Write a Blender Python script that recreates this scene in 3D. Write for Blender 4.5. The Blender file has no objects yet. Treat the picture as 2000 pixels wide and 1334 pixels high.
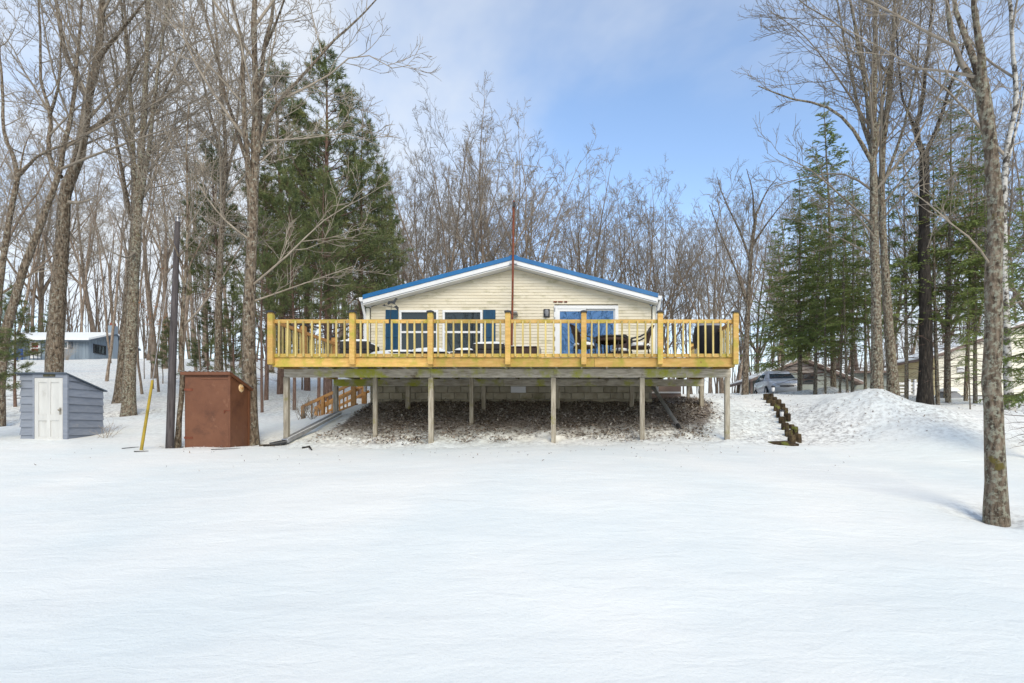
import bpy, math, random
import numpy as np
from mathutils import Vector, Matrix
R = math.radians
SC = bpy.context.scene
COL = SC.collection
random.seed(7)

# ------------------------------------------------------------------ camera, world, sun, exposure
F, CX, CY, EYE = 1072.0, 1110.0, 838.0, 1.6
cam_d = bpy.data.cameras.new('camera'); cam = bpy.data.objects.new('camera', cam_d); COL.objects.link(cam)
cam.location = (0, 0, EYE); cam.rotation_euler = (R(90), 0, 0)
cam_d.sensor_width = 36; cam_d.lens = F / 2000 * 36
cam_d.shift_x = (1000 - CX) / 2000; cam_d.shift_y = (CY - 667) / 2000
cam_d.clip_start = .05; cam_d.clip_end = 3000
SC.camera = cam
SUN_EL, SUN_AZ = R(38), R(158)          # azimuth measured from +Y towards +X: behind the camera, a little to its right
wd = bpy.data.worlds.new('World'); SC.world = wd; wd.use_nodes = True
nt = wd.node_tree; nt.nodes.clear()
def wn(t, **k):
    n = nt.nodes.new(t)
    for a, b in k.items(): setattr(n, a, b)
    return n
out = wn('ShaderNodeOutputWorld'); bg = wn('ShaderNodeBackground'); bg.inputs['Strength'].default_value = .15
sky = wn('ShaderNodeTexSky', sky_type='NISHITA', sun_disc=False, sun_elevation=SUN_EL, sun_rotation=SUN_AZ, air_density=1.0, dust_density=.3, ozone_density=1.0)
tc = wn('ShaderNodeTexCoord'); sep = wn('ShaderNodeSeparateXYZ'); nt.links.new(tc.outputs['Generated'], sep.inputs[0])
zc = wn('ShaderNodeMath', operation='ADD'); zc.inputs[1].default_value = .22; nt.links.new(sep.outputs['Z'], zc.inputs[0])
zm = wn('ShaderNodeMath', operation='MAXIMUM'); zm.inputs[1].default_value = .1; nt.links.new(zc.outputs[0], zm.inputs[0])
dx = wn('ShaderNodeMath', operation='DIVIDE'); dy = wn('ShaderNodeMath', operation='DIVIDE')
nt.links.new(sep.outputs['X'], dx.inputs[0]); nt.links.new(zm.outputs[0], dx.inputs[1])
nt.links.new(sep.outputs['Y'], dy.inputs[0]); nt.links.new(zm.outputs[0], dy.inputs[1])
cmb = wn('ShaderNodeCombineXYZ'); nt.links.new(dx.outputs[0], cmb.inputs[0]); nt.links.new(dy.outputs[0], cmb.inputs[1])
mp = wn('ShaderNodeMapping'); mp.inputs['Location'].default_value = (4.9, -8.9, 0); mp.inputs['Scale'].default_value = (.5, .62, 1); mp.inputs['Rotation'].default_value = (0, 0, -.3655)
nt.links.new(cmb.outputs[0], mp.inputs[0])
cn = wn('ShaderNodeTexNoise'); cn.inputs['Scale'].default_value = 1.0; cn.inputs['Detail'].default_value = 7; cn.inputs['Roughness'].default_value = .55; cn.inputs['Distortion'].default_value = .5
nt.links.new(mp.outputs[0], cn.inputs['Vector'])
hz = wn('ShaderNodeMapRange'); hz.inputs['From Min'].default_value = 0; hz.inputs['From Max'].default_value = .55; hz.inputs['To Min'].default_value = .2; hz.inputs['To Max'].default_value = 0
nt.links.new(sep.outputs['Z'], hz.inputs[0])
ad = wn('ShaderNodeMath', operation='ADD'); nt.links.new(cn.outputs['Fac'], ad.inputs[0]); nt.links.new(hz.outputs[0], ad.inputs[1])
rp = wn('ShaderNodeMapRange', interpolation_type='SMOOTHSTEP'); rp.inputs['From Min'].default_value = .46; rp.inputs['From Max'].default_value = .7; rp.inputs['To Min'].default_value = .0; rp.inputs['To Max'].default_value = .93
nt.links.new(ad.outputs[0], rp.inputs[0])
mx = wn('ShaderNodeMix', data_type='RGBA'); nt.links.new(rp.outputs[0], mx.inputs['Factor']); nt.links.new(sky.outputs[0], mx.inputs['A'])
mx.inputs['B'].default_value = (3.2, 3.35, 3.5, 1)
nt.links.new(mx.outputs['Result'], bg.inputs['Color']); nt.links.new(bg.outputs[0], out.inputs[0])
sun_d = bpy.data.lights.new('sun', 'SUN'); sun = bpy.data.objects.new('sun', sun_d); COL.objects.link(sun)
sun_d.energy = 1.5; sun_d.angle = R(40); sun_d.color = (1, .88, .64)
sv = Vector((math.sin(SUN_AZ) * math.cos(SUN_EL), math.cos(SUN_AZ) * math.cos(SUN_EL), math.sin(SUN_EL)))
sun.rotation_euler = sv.to_track_quat('Z', 'Y').to_euler(); sun.location = sv * 60
vs = SC.view_settings; vs.view_transform = 'Standard'; vs.look = 'None'; vs.exposure = 0.9; vs.gamma = 1; vs.use_curve_mapping = False
SC.render.engine = 'CYCLES'; SC.cycles.use_denoising = True; SC.cycles.max_bounces = 8; SC.cycles.diffuse_bounces = 5; SC.cycles.transparent_max_bounces = 8

def W(px, py, Y):                                  # pixel of the photograph at depth Y -> world point
    return Vector(((px - CX) / F * Y, Y, EYE + (CY - py) / F * Y))
def wx(px, Y): return (px - CX) / F * Y
def wz(py, Y): return EYE + (CY - py) / F * Y

# ------------------------------------------------------------------ materials
MATS = {}
def material(name, cols, scale=4, stretch=(1, 1, 1), rough=.75, bump=0., bscale=None, detail=5, patch=None, patch2=None, metallic=0., spec=.3, obj_var=0., coat=0., bdist=.02):
    """cols: [(pos, rgb)...] ramp over noise; patch: (rgb, scale, lo, hi) second colour on the surface; obj_var: per object brightness variation"""
    m = bpy.data.materials.new(name); m.use_nodes = True; t = m.node_tree; L = t.links.new
    b = t.nodes['Principled BSDF']; b.inputs['Roughness'].default_value = rough; b.inputs['Metallic'].default_value = metallic
    b.inputs['Specular IOR Level'].default_value = spec; b.inputs['Coat Weight'].default_value = coat
    tcn = t.nodes.new('ShaderNodeTexCoord'); mpn = t.nodes.new('ShaderNodeMapping'); mpn.inputs['Scale'].default_value = stretch
    L(tcn.outputs['Object'], mpn.inputs[0])
    oi = t.nodes.new('ShaderNodeObjectInfo'); 
    vm = t.nodes.new('ShaderNodeVectorMath'); vm.operation = 'MULTIPLY_ADD'; vm.inputs[1].default_value = (1, 1, 1)
    L(mpn.outputs[0], vm.inputs[0]); sc_ = t.nodes.new('ShaderNodeVectorMath'); sc_.operation = 'SCALE'; sc_.inputs[0].default_value = (37, 17, 23); L(oi.outputs['Random'], sc_.inputs['Scale']); L(sc_.outputs[0], vm.inputs[2])
    vec = vm.outputs[0]
    pv = t.nodes.new('ShaderNodeVectorMath'); pv.operation = 'ADD'; L(tcn.outputs['Object'], pv.inputs[0]); L(sc_.outputs[0], pv.inputs[1])
    def noise(s, d=detail, r=.6):
        n = t.nodes.new('ShaderNodeTexNoise'); n.inputs['Scale'].default_value = s; n.inputs['Detail'].default_value = d; n.inputs['Roughness'].default_value = r; L(vec, n.inputs['Vector']); return n
    n1 = noise(scale); rmp = t.nodes.new('ShaderNodeValToRGB'); e = rmp.color_ramp.elements
    while len(e) < len(cols): e.new(.5)
    for el, (p, c) in zip(e, cols): el.position = p; el.color = (*c, 1)
    L(n1.outputs['Fac'], rmp.inputs[0]); col = rmp.outputs[0]
    for pt in (patch, patch2):
        if pt:
            n2 = noise(pt[1], 6, .65); L(pv.outputs[0], n2.inputs['Vector']); mr = t.nodes.new('ShaderNodeMapRange'); mr.inputs['From Min'].default_value = pt[2]; mr.inputs['From Max'].default_value = pt[3]; L(n2.outputs['Fac'], mr.inputs[0])
            mi = t.nodes.new('ShaderNodeMix'); mi.data_type = 'RGBA'; L(mr.outputs[0], mi.inputs['Factor']); L(col, mi.inputs['A']); mi.inputs['B'].default_value = (*pt[0], 1); col = mi.outputs['Result']
    if obj_var:
        mr = t.nodes.new('ShaderNodeMapRange'); mr.inputs['To Min'].default_value = 1 - obj_var; mr.inputs['To Max'].default_value = 1 + obj_var * .6; L(oi.outputs['Random'], mr.inputs[0])
        mu = t.nodes.new('ShaderNodeVectorMath'); mu.operation = 'SCALE'; L(col, mu.inputs[0]); L(mr.outputs[0], mu.inputs['Scale']); col = mu.outputs[0]
    L(col, b.inputs['Base Color'])
    if bump:
        nb = noise(bscale or scale * 2, 6, .65); bp = t.nodes.new('ShaderNodeBump'); bp.inputs['Strength'].default_value = bump; bp.inputs['Distance'].default_value = bdist; L(nb.outputs['Fac'], bp.inputs['Height']); L(bp.outputs[0], b.inputs['Normal'])
    MATS[name] = m; return m
M = MATS
def c2(a, b): return [(.3, a), (.7, b)]
material('bark_maple', [(.34, (.038, .027, .019)), (.5, (.165, .125, .088)), (.66, (.31, .25, .185))], 8, (2.6, 2.6, .8), .9, 1., 8, bdist=.08, patch=((.33, .32, .26), 14, .54, .64))
material('bark_lichen', [(.34, (.038, .027, .019)), (.5, (.165, .125, .088)), (.66, (.31, .25, .185))], 8, (2.6, 2.6, .8), .9, 1., 8, bdist=.08, patch=((.33, .325, .25), 16, .49, .6), patch2=((.15, .12, .035), 3.5, .62, .7))
material('bark_dark', [(.3, (.012, .01, .009)), (.55, (.045, .037, .03)), (.75, (.12, .1, .08))], 9, (3, 3, .5), .85, 1., 8, bdist=.06)
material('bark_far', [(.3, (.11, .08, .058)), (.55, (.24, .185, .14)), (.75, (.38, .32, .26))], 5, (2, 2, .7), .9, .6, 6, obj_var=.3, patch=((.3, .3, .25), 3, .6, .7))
material('bark_pine', [(.3, (.1, .06, .045)), (.55, (.2, .13, .1)), (.75, (.3, .21, .165))], 7, (2.5, 2.5, .7), .9, .9, 8, bdist=.05)
material('bark_birch', [(.35, (.4, .38, .34)), (.7, (.55, .53, .49))], 5, (1, 1, 4), .7, .3, 8, patch=((.06, .05, .04), 5, .48, .56))
material('twig', [(.3, (.2, .165, .125)), (.7, (.36, .31, .25))], 3, rough=.85, obj_var=.25)
material('twig_pale', [(.3, (.3, .25, .2)), (.7, (.45, .39, .32))], 3, rough=.85)
material('pine_needles', [(.25, (.055, .085, .035)), (.5, (.13, .16, .058)), (.75, (.25, .245, .085))], 1.6, rough=.6, spec=.3)
material('fir_needles', [(.25, (.085, .13, .035)), (.5, (.17, .225, .058)), (.75, (.3, .3, .095))], 1.3, rough=.6, spec=.3)
material('wood_yellow', [(.3, (.46, .27, .075)), (.55, (.59, .365, .11)), (.75, (.65, .44, .18))], 3, (1, 6, 6), .65, .25, 6, obj_var=.22, patch=((.36, .315, .045), 2.6, .48, .66), patch2=((.2, .1, .03), 7, .68, .74))
material('wood_orange', [(.3, (.36, .175, .055)), (.7, (.52, .275, .095))], 3, (6, 1, 6), .6, .2, 6, obj_var=.1)
material('wood_baluster', [(.3, (.4, .3, .1)), (.6, (.56, .44, .17)), (.78, (.62, .52, .26))], 3, (6, 6, 1), .65, .2, 6, obj_var=.25)
material('wood_weathered', [(.3, (.24, .21, .16)), (.55, (.45, .41, .34)), (.75, (.58, .54, .46))], 4, (1, 6, 6), .85, .4, 6, obj_var=.15, patch=((.33, .34, .05), 1.5, .5, .62), patch2=((.11, .07, .03), 1.7, .62, .7))
material('wood_post', [(.3, (.2, .17, .125)), (.55, (.37, .33, .26)), (.75, (.5, .46, .37))], 4, (5, 5, .7), .85, .4, 6, obj_var=.15, patch=((.22, .2, .06), 2.0, .6, .7))
material('wood_pole', [(.3, (.035, .03, .03)), (.7, (.11, .095, .095))], 4, (8, 8, .6), .8, .5, 6)
material('siding_cream', [(.3, (.6, .54, .41)), (.7, (.69, .635, .51))], 1.5, (.6, 1, 2), .5, 0, obj_var=.05, patch=((.39, .355, .225), 1.7, .53, .72))
material('siding_pale', [(.3, (.72, .69, .58)), (.7, (.8, .77, .66))], 1.5, rough=.5, obj_var=.04)
material('siding_pale_shaded', [(.3, (.62, .52, .29)), (.7, (.7, .6, .36))], 1.5, rough=.5, obj_var=.04)  # yellowish copy of the pale siding, the side wall's shade put into its colour
material('white_trim', [(.3, (.66, .67, .68)), (.7, (.74, .74, .74))], 2, rough=.45, patch=((.5, .49, .45), 2.5, .66, .8))
material('door_white', [(.3, (.5, .5, .485)), (.7, (.6, .6, .58))], 3, (3, 3, .6), .6, .15, 8, patch=((.36, .34, .3), 2.2, .62, .78))
material('roof_blue', [(.3, (.004, .1, .27)), (.7, (.007, .135, .34))], 2, rough=.35, spec=.5)
material('shutter_blue', [(.3, (.006, .045, .095)), (.7, (.009, .06, .125))], 3, rough=.5)
material('black_metal', c2((.012, .012, .013), (.03, .03, .032)), 8, rough=.45, spec=.5)
material('grey_metal', c2((.3, .3, .31), (.45, .45, .46)), 6, rough=.4, metallic=.6)
material('pale_metal', c2((.24, .22, .18), (.34, .31, .26)), 6, rough=.5, metallic=.3)
material('rust', [(.3, (.1, .03, .018)), (.7, (.24, .075, .04))], 9, rough=.85, bump=.3)
material('concrete_block', [(.3, (.3, .26, .19)), (.55, (.4, .36, .27)), (.75, (.47, .43, .34))], 4, rough=.9, bump=.3, bscale=40, obj_var=.15, patch=((.17, .16, .08), 1.6, .55, .7))
material('mortar', c2((.2, .19, .16), (.3, .28, .24)), 12, rough=.95)
material('wicker_grey', c2((.03, .029, .031), (.06, .058, .06)), 40, (1, 1, 3), .7, .5, 60)
material('wicker_brown', c2((.035, .02, .017), (.075, .045, .037)), 40, (1, 1, 3), .65, .5, 60)
material('cushion', c2((.42, .38, .3), (.52, .48, .4)), 10, rough=.9)
material('cover_black', [(.3, (.004, .005, .007)), (.7, (.012, .013, .017))], 3, rough=.6, bump=.5, bscale=5, spec=.2)
material('cover_grey', c2((.16, .165, .18), (.24, .245, .26)), 5, rough=.6)
material('shed_grey', [(.3, (.2, .225, .275)), (.7, (.265, .29, .34))], 3, (.6, 1, 5), .75, .2, 9, obj_var=.1, patch=((.3, .31, .33), 2.4, .6, .75))
material('shed_brown', [(.3, (.13, .05, .024)), (.7, (.175, .072, .036))], 2.5, rough=.5, bump=.12, bscale=30, spec=.35, patch=((.085, .034, .018), 1.9, .54, .72), patch2=((.24, .11, .06), 3.5, .6, .75))
material('corrugated', c2((.35, .33, .3), (.5, .48, .45)), 5, rough=.45, metallic=.5, patch=((.2, .1, .05), 3, .6, .7))
material('yellow_plastic', [(.3, (.3, .21, .02)), (.7, (.42, .3, .04))], 4, rough=.5, patch=((.2, .15, .02), 3, .55, .7))
material('gable_taupe', c2((.27, .235, .215), (.33, .29, .265)), 3, rough=.8)
material('timber_log', [(.3, (.02, .014, .008)), (.55, (.07, .048, .024)), (.75, (.16, .12, .06))], 7, rough=.9, bump=.7, bscale=14, obj_var=.3, patch=((.14, .15, .03), 4, .56, .64))
material('plaque_orange', [(.35, (.7, .42, .18)), (.65, (.8, .62, .38))], 14, rough=.6, patch=((.3, .1, .03), 20, .58, .62))
material('sign_dark', [(.35, (.035, .03, .02)), (.6, (.09, .085, .05))], 14, (1, 1, 1), .6, patch=((.2, .19, .12), 30, .58, .62))
material('house_blue', [(.3, (.19, .24, .29)), (.7, (.24, .29, .345))], 2, (6, 6, .5), .75, obj_var=.08)
material('house_blue_dark', c2((.07, .09, .12), (.1, .125, .155)), 3, rough=.7)
material('house_green', [(.3, (.23, .25, .225)), (.7, (.29, .31, .28))], 2, rough=.8)
material('house_brown', c2((.17, .125, .105), (.25, .19, .165)), 3, rough=.8)
material('red_panel', c2((.2, .012, .02), (.26, .02, .03)), 3, rough=.4)
material('chair_blue', c2((.01, .06, .25), (.015, .085, .32)), 3, rough=.4)
material('brick_red', c2((.2, .07, .05), (.28, .12, .08)), 20, rough=.9)
material('car_paint', c2((.42, .43, .45), (.48, .49, .5)), 2, rough=.3, metallic=.35, coat=.6)
material('tyre', c2((.012, .012, .012), (.022, .022, .022)), 9, rough=.85)
material('lamp_lens', c2((.7, .72, .74), (.8, .8, .8)), 9, rough=.15, spec=.6)
material('dry_leaf', [(.3, (.3, .1, .03)), (.7, (.5, .21, .07))], 6, rough=.8)
material('rope', c2((.55, .5, .4), (.65, .6, .5)), 9, rough=.9)

def glass_mat(name, refl, tint, dark):
    m = bpy.data.materials.new(name); m.use_nodes = True; t = m.node_tree; t.nodes.clear(); L = t.links.new
    o = t.nodes.new('ShaderNodeOutputMaterial'); mixs = t.nodes.new('ShaderNodeMixShader'); g = t.nodes.new('ShaderNodeBsdfGlossy'); d = t.nodes.new('ShaderNodeBsdfDiffuse')
    g.inputs['Color'].default_value = (*tint, 1); g.inputs['Roughness'].default_value = .015; d.inputs['Color'].default_value = (*dark, 1)
    n = t.nodes.new('ShaderNodeTexNoise'); n.inputs['Scale'].default_value = 1.2; n.inputs['Detail'].default_value = 1; bp = t.nodes.new('ShaderNodeBump'); bp.inputs['Strength'].default_value = .05; bp.inputs['Distance'].default_value = .03
    L(n.outputs['Fac'], bp.inputs['Height']); L(bp.outputs[0], g.inputs['Normal'])
    fr = t.nodes.new('ShaderNodeFresnel'); fr.inputs['IOR'].default_value = 1.5; ma = t.nodes.new('ShaderNodeMath'); ma.operation = 'ADD'; ma.use_clamp = True; ma.inputs[1].default_value = refl; L(fr.outputs[0], ma.inputs[0])
    if name == 'car_glass': mixs.inputs[0].default_value = .14
    else: L(ma.outputs[0], mixs.inputs[0])
    L(d.outputs[0], mixs.inputs[1]); L(g.outputs[0], mixs.inputs[2]); L(mixs.outputs[0], o.inputs[0]); MATS[name] = m
glass_mat('door_glass', .36, (.32, .58, 1), (.008, .03, .08))
glass_mat('car_glass', .0, (.7, .85, .9), (.012, .02, .02))
glass_mat('window_glass', .03, (.8, .95, 1), (.018, .023, .027))

def snow_mat():
    m = bpy.data.materials.new('snow'); m.use_nodes = True; t = m.node_tree; L = t.links.new; b = t.nodes['Principled BSDF']
    b.inputs['Roughness'].default_value = .55; b.inputs['Specular IOR Level'].default_value = .25
    tcn = t.nodes.new('ShaderNodeTexCoord')
    def noise(s, d, st, r=.55, dist=0):
        mpn = t.nodes.new('ShaderNodeMapping'); mpn.inputs['Scale'].default_value = st; L(tcn.outputs['Object'], mpn.inputs[0])
        n = t.nodes.new('ShaderNodeTexNoise'); n.inputs['Scale'].default_value = s; n.inputs['Detail'].default_value = d; n.inputs['Roughness'].default_value = r; n.inputs['Distortion'].default_value = dist; L(mpn.outputs[0], n.inputs['Vector']); return n
    def ramp(sock, cols):
        r = t.nodes.new('ShaderNodeValToRGB'); e = r.color_ramp.elements
        while len(e) < len(cols): e.new(.5)
        for el, (p, c) in zip(e, cols): el.position = p; el.color = (*c, 1)
        L(sock, r.inputs[0]); return r.outputs[0]
    def mix(f, a, bb):
        mi = t.nodes.new('ShaderNodeMix'); mi.data_type = 'RGBA'; L(f, mi.inputs['Factor']); L(a, mi.inputs['A'])
        if isinstance(bb, tuple): mi.inputs['B'].default_value = (*bb, 1)
        else: L(bb, mi.inputs['B'])
        return mi.outputs['Result']
    def attr(n):
        a = t.nodes.new('ShaderNodeAttribute'); a.attribute_name = n; return a.outputs['Fac']
    def mth(op, a, bb):
        q = t.nodes.new('ShaderNodeMath'); q.operation = op; q.use_clamp = True
        for i, v in enumerate((a, bb)):
            if isinstance(v, (int, float)): q.inputs[i].default_value = v
            else: L(v, q.inputs[i])
        return q.outputs[0]
    base = ramp(noise(.35, 4, (1, 1, 1)).outputs['Fac'], [(.36, (.755, .785, .755)), (.62, (.85, .84, .785))])
    # grey debris (needles, bark crumbs) lying on the old snow, by its own patches
    dn = noise(9, 8, (1, 1, 1), .7); dmask = mth('MULTIPLY', mth('MULTIPLY', mth('SUBTRACT', dn.outputs['Fac'], .44), 5), attr('dirt'))
    c = mix(dmask, base, (.27, .245, .225))
    # leaf litter and soil on the bank under the deck
    ln = ramp(noise(13, 8, (1, 1, 1), .75).outputs['Fac'], [(.35, (.05, .039, .03)), (.52, (.21, .175, .145)), (.64, (.46, .43, .4))])
    mr = t.nodes.new('ShaderNodeMapRange'); mr.interpolation_type = 'SMOOTHSTEP'; mr.inputs['From Min'].default_value = .44; mr.inputs['From Max'].default_value = .68
    L(mth('ADD', attr('litter'), mth('MULTIPLY', mth('SUBTRACT', noise(5, 7, (1, 1, 1), .7).outputs['Fac'], .5), .9)), mr.inputs[0])
    c = mix(mr.outputs[0], c, ln); L(c, b.inputs['Base Color'])
    rip = noise(4.2, 5, (.5, 1.4, 1), .55, .5); fine = noise(30, 4, (1, 1, 1), .6); rough = noise(7, 7, (1, 1, 1), .65)
    s1 = t.nodes.new('ShaderNodeMath'); s1.operation = 'MULTIPLY_ADD'; L(fine.outputs['Fac'], s1.inputs[0]); s1.inputs[1].default_value = .3; L(rip.outputs['Fac'], s1.inputs[2])
    s2 = t.nodes.new('ShaderNodeMath'); s2.operation = 'MULTIPLY_ADD'; L(rough.outputs['Fac'], s2.inputs[0]); L(attr('dirt'), s2.inputs[1]); L(s1.outputs[0], s2.inputs[2])
    s3 = t.nodes.new('ShaderNodeMath'); s3.operation = 'MULTIPLY_ADD'; L(noise(18, 6, (1, 1, 1), .7).outputs['Fac'], s3.inputs[0]); L(attr('litter'), s3.inputs[1]); L(s2.outputs[0], s3.inputs[2])
    bp = t.nodes.new('ShaderNodeBump'); bp.inputs['Strength'].default_value = .5; bp.inputs['Distance'].default_value = .035; L(s3.outputs[0], bp.inputs['Height']); L(bp.outputs[0], b.inputs['Normal'])
    MATS['snow'] = m
snow_mat()
material('snow_cap', c2((.76, .78, .77), (.81, .815, .8)), 3, rough=.6, bump=.3, bscale=6)
def litter_mat():
    m = bpy.data.materials.new('leaf_litter'); m.use_nodes = True; t = m.node_tree; b = t.nodes['Principled BSDF']; b.inputs['Roughness'].default_value = .85
    a = t.nodes.new('ShaderNodeAttribute'); a.attribute_name = 'tone'; r = t.nodes.new('ShaderNodeValToRGB'); e = r.color_ramp.elements; e.new(.5); e.new(.8)
    for el, (p, c) in zip(e, [(0, (.05, .037, .028)), (.35, (.18, .135, .1)), (.65, (.34, .28, .23)), (1, (.62, .58, .53))]): el.position = p; el.color = (*c, 1)
    t.links.new(a.outputs['Fac'], r.inputs[0]); t.links.new(r.outputs[0], b.inputs['Base Color']); MATS['leaf_litter'] = m
litter_mat()

# ------------------------------------------------------------------ object and mesh helpers
ORG = {}
def setp(o, label=None, cat=None, group=None, kind=None):
    if label: o['label'] = label
    if cat: o['category'] = cat
    if group: o['group'] = group
    if kind: o['kind'] = kind
    return o
def thing(name, label, cat, loc, group=None):
    o = bpy.data.objects.new(name, None); o.empty_display_size = .2; COL.objects.link(o); o.location = loc; ORG[o.name] = Vector(loc)
    return setp(o, label, cat, group, 'thing')
def piece(name, mesh, parent=None, loc=(0, 0, 0), rot=None, scale=None, mat=None):
    """object showing a mesh whose local origin goes to world point loc (rot, scale optional)"""
    o = bpy.data.objects.new(name, mesh); COL.objects.link(o); loc = Vector(loc)
    if parent is not None: o.parent = parent; o.location = loc - ORG[parent.name]
    else: o.location = loc
    ORG[o.name] = loc
    if rot: o.rotation_euler = rot
    if scale: o.scale = scale
    return o
class MB:
    def __init__(s): s.v = []; s.f = []; s.sm = []
    def add(s, vs_, fs, smooth=False):
        n = len(s.v); s.v += [tuple(p) for p in vs_]; s.f += [tuple(i + n for i in q) for q in fs]; s.sm += [smooth] * len(fs); return s
    def box(s, x0, x1, y0, y1, z0, z1):
        return s.add([(x0, y0, z0), (x1, y0, z0), (x1, y1, z0), (x0, y1, z0), (x0, y0, z1), (x1, y0, z1), (x1, y1, z1), (x0, y1, z1)],
                     [(0, 3, 2, 1), (4, 5, 6, 7), (0, 1, 5, 4), (1, 2, 6, 5), (2, 3, 7, 6), (3, 0, 4, 7)])
    def bar(s, a, b, w, h, up=(0, 0, 1)):              # rectangular bar from a to b, w across, h along up
        a, b = Vector(a), Vector(b); d = (b - a).normalized(); u = Vector(up); r = d.cross(u)
        if r.length < 1e-4: r = d.cross(Vector((0, 1, 0)))
        r.normalize(); u = r.cross(d).normalized(); r *= w / 2; u *= h / 2
        return s.add([a - r - u, a + r - u, a + r + u, a - r + u, b - r - u, b + r - u, b + r + u, b - r + u],
                     [(0, 1, 2, 3), (7, 6, 5, 4), (0, 4, 5, 1), (1, 5, 6, 2), (2, 6, 7, 3), (3, 7, 4, 0)])
    def prism(s, poly, y0, y1):                        # polygon in xz, extruded along y
        n = len(poly); vs_ = [(x, y0, z) for x, z in poly] + [(x, y1, z) for x, z in poly]
        return s.add(vs_, [tuple(range(n)), tuple(range(2 * n - 1, n - 1, -1))] + [(i, i + n, (i + 1) % n + n, (i + 1) % n) for i in range(n)])
    def tube(s, pts, rad, n=8, caps=True, smooth=True):
        pts = [Vector(p) for p in pts]; rad = rad if isinstance(rad, (list, tuple)) else [rad] * len(pts); vs_ = []; fs = []
        ref = None
        for i, p in enumerate(pts):
            d = (pts[min(i + 1, len(pts) - 1)] - pts[max(i - 1, 0)]).normalized()
            if ref is None: ref = d.orthogonal().normalized()
            a = (ref - d * ref.dot(d)).normalized(); ref = a; b = d.cross(a)
            vs_ += [p + (a * math.cos(k * 2 * math.pi / n) + b * math.sin(k * 2 * math.pi / n)) * rad[i] for k in range(n)]
        for i in range(len(pts) - 1):
            fs += [(i * n + k, i * n + (k + 1) % n, (i + 1) * n + (k + 1) % n, (i + 1) * n + k) for k in range(n)]
        s.add(vs_, fs, smooth)
        if caps:
            m = len(pts) - 1; s.add(vs_[:n], [tuple(range(n - 1, -1, -1))]); s.add(vs_[m * n:], [tuple(range(n))])
        return s
    def lathe(s, prof, c, n=20, axis='z', smooth=True):  # prof [(r, h)...]
        c = Vector(c); vs_ = []
        for r_, h_ in prof:
            for k in range(n):
                a = k * 2 * math.pi / n; p = (r_ * math.cos(a), r_ * math.sin(a), h_)
                if axis == 'y': p = (p[0], p[2], p[1])
                if axis == 'x': p = (p[2], p[0], p[1])
                vs_.append(c + Vector(p))
        fs = [(i * n + k, i * n + (k + 1) % n, (i + 1) * n + (k + 1) % n, (i + 1) * n + k) for i in range(len(prof) - 1) for k in range(n)]
        return s.add(vs_, fs, smooth)
    def mesh(s, name, mat, org=(0, 0, 0), bevel=0):
        me = bpy.data.meshes.new(name); o = Vector(org); me.from_pydata([tuple(Vector(p) - o) for p in s.v], [], s.f)
        if any(s.sm): me.polygons.foreach_set('use_smooth', s.sm)
        me.materials.append(M[mat]); me.update()
        if bevel:
            import bmesh
            bm = bmesh.new(); bm.from_mesh(me); bmesh.ops.recalc_face_normals(bm, faces=bm.faces)
            es = [e for e in bm.edges if len(e.link_faces) == 2 and e.calc_face_angle(0) > .6]
            bmesh.ops.bevel(bm, geom=es, offset=bevel, segments=1, affect='EDGES', clamp_overlap=True); bm.to_mesh(me); bm.free()
        return me
    def build(s, name, mat, parent=None, bevel=0, org=None):
        if org is None: org = ORG[parent.name] if parent is not None else Vector((0, 0, 0))
        return piece(name, s.mesh(name, mat, org, bevel), parent, org)
def box(name, mat, parent, x0, x1, y0, y1, z0, z1, bevel=0):
    return MB().box(x0, x1, y0, y1, z0, z1).build(name, mat, parent, bevel)
def np_mesh(name, verts, faces, mat, smooth=False, attrs=None):
    """verts (n,3), faces (m,k) with constant k"""
    me = bpy.data.meshes.new(name); n, (m, k) = len(verts), faces.shape
    me.vertices.add(n); me.vertices.foreach_set('co', np.ascontiguousarray(verts, dtype=np.float32).ravel())
    me.loops.add(m * k); me.loops.foreach_set('vertex_index', np.ascontiguousarray(faces, dtype=np.int32).ravel())
    me.polygons.add(m); me.polygons.foreach_set('loop_start', np.arange(0, m * k, k, dtype=np.int32))
    if smooth: me.polygons.foreach_set('use_smooth', np.ones(m, dtype=bool))
    if isinstance(mat, str): me.materials.append(M[mat])
    for an, (dom, arr) in (attrs or {}).items():
        a = me.attributes.new(an, 'FLOAT', dom); a.data.foreach_set('value', np.ascontiguousarray(arr, dtype=np.float32))
    me.update(calc_edges=True); me.validate(); return me

# ------------------------------------------------------------------ terrain
RNG = np.random.default_rng(11)
_perm = RNG.random((256, 256))
def vnoise(x, y):
    x = np.asarray(x, float); y = np.asarray(y, float); xi = np.floor(x).astype(int); yi = np.floor(y).astype(int); fx = x - xi; fy = y - yi
    fx = fx * fx * (3 - 2 * fx); fy = fy * fy * (3 - 2 * fy); g = lambda a, b: _perm[a & 255, b & 255]
    return (g(xi, yi) * (1 - fx) + g(xi + 1, yi) * fx) * (1 - fy) + (g(xi, yi + 1) * (1 - fx) + g(xi + 1, yi + 1) * fx) * fy - .5
def fbm(x, y, o=4):
    s = 0; a = 1.
    for i in range(o): s = s + a * vnoise(x * 2 ** i + 13.7 * i, y * 2 ** i + 7.3 * i); a *= .5
    return s
YS = [-400, -40, -6, 0, 3.5, 7, 9, 11, 13, 13.6, 15, 17, 20, 25, 35, 45, 65, 100, 200, 500]
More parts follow.
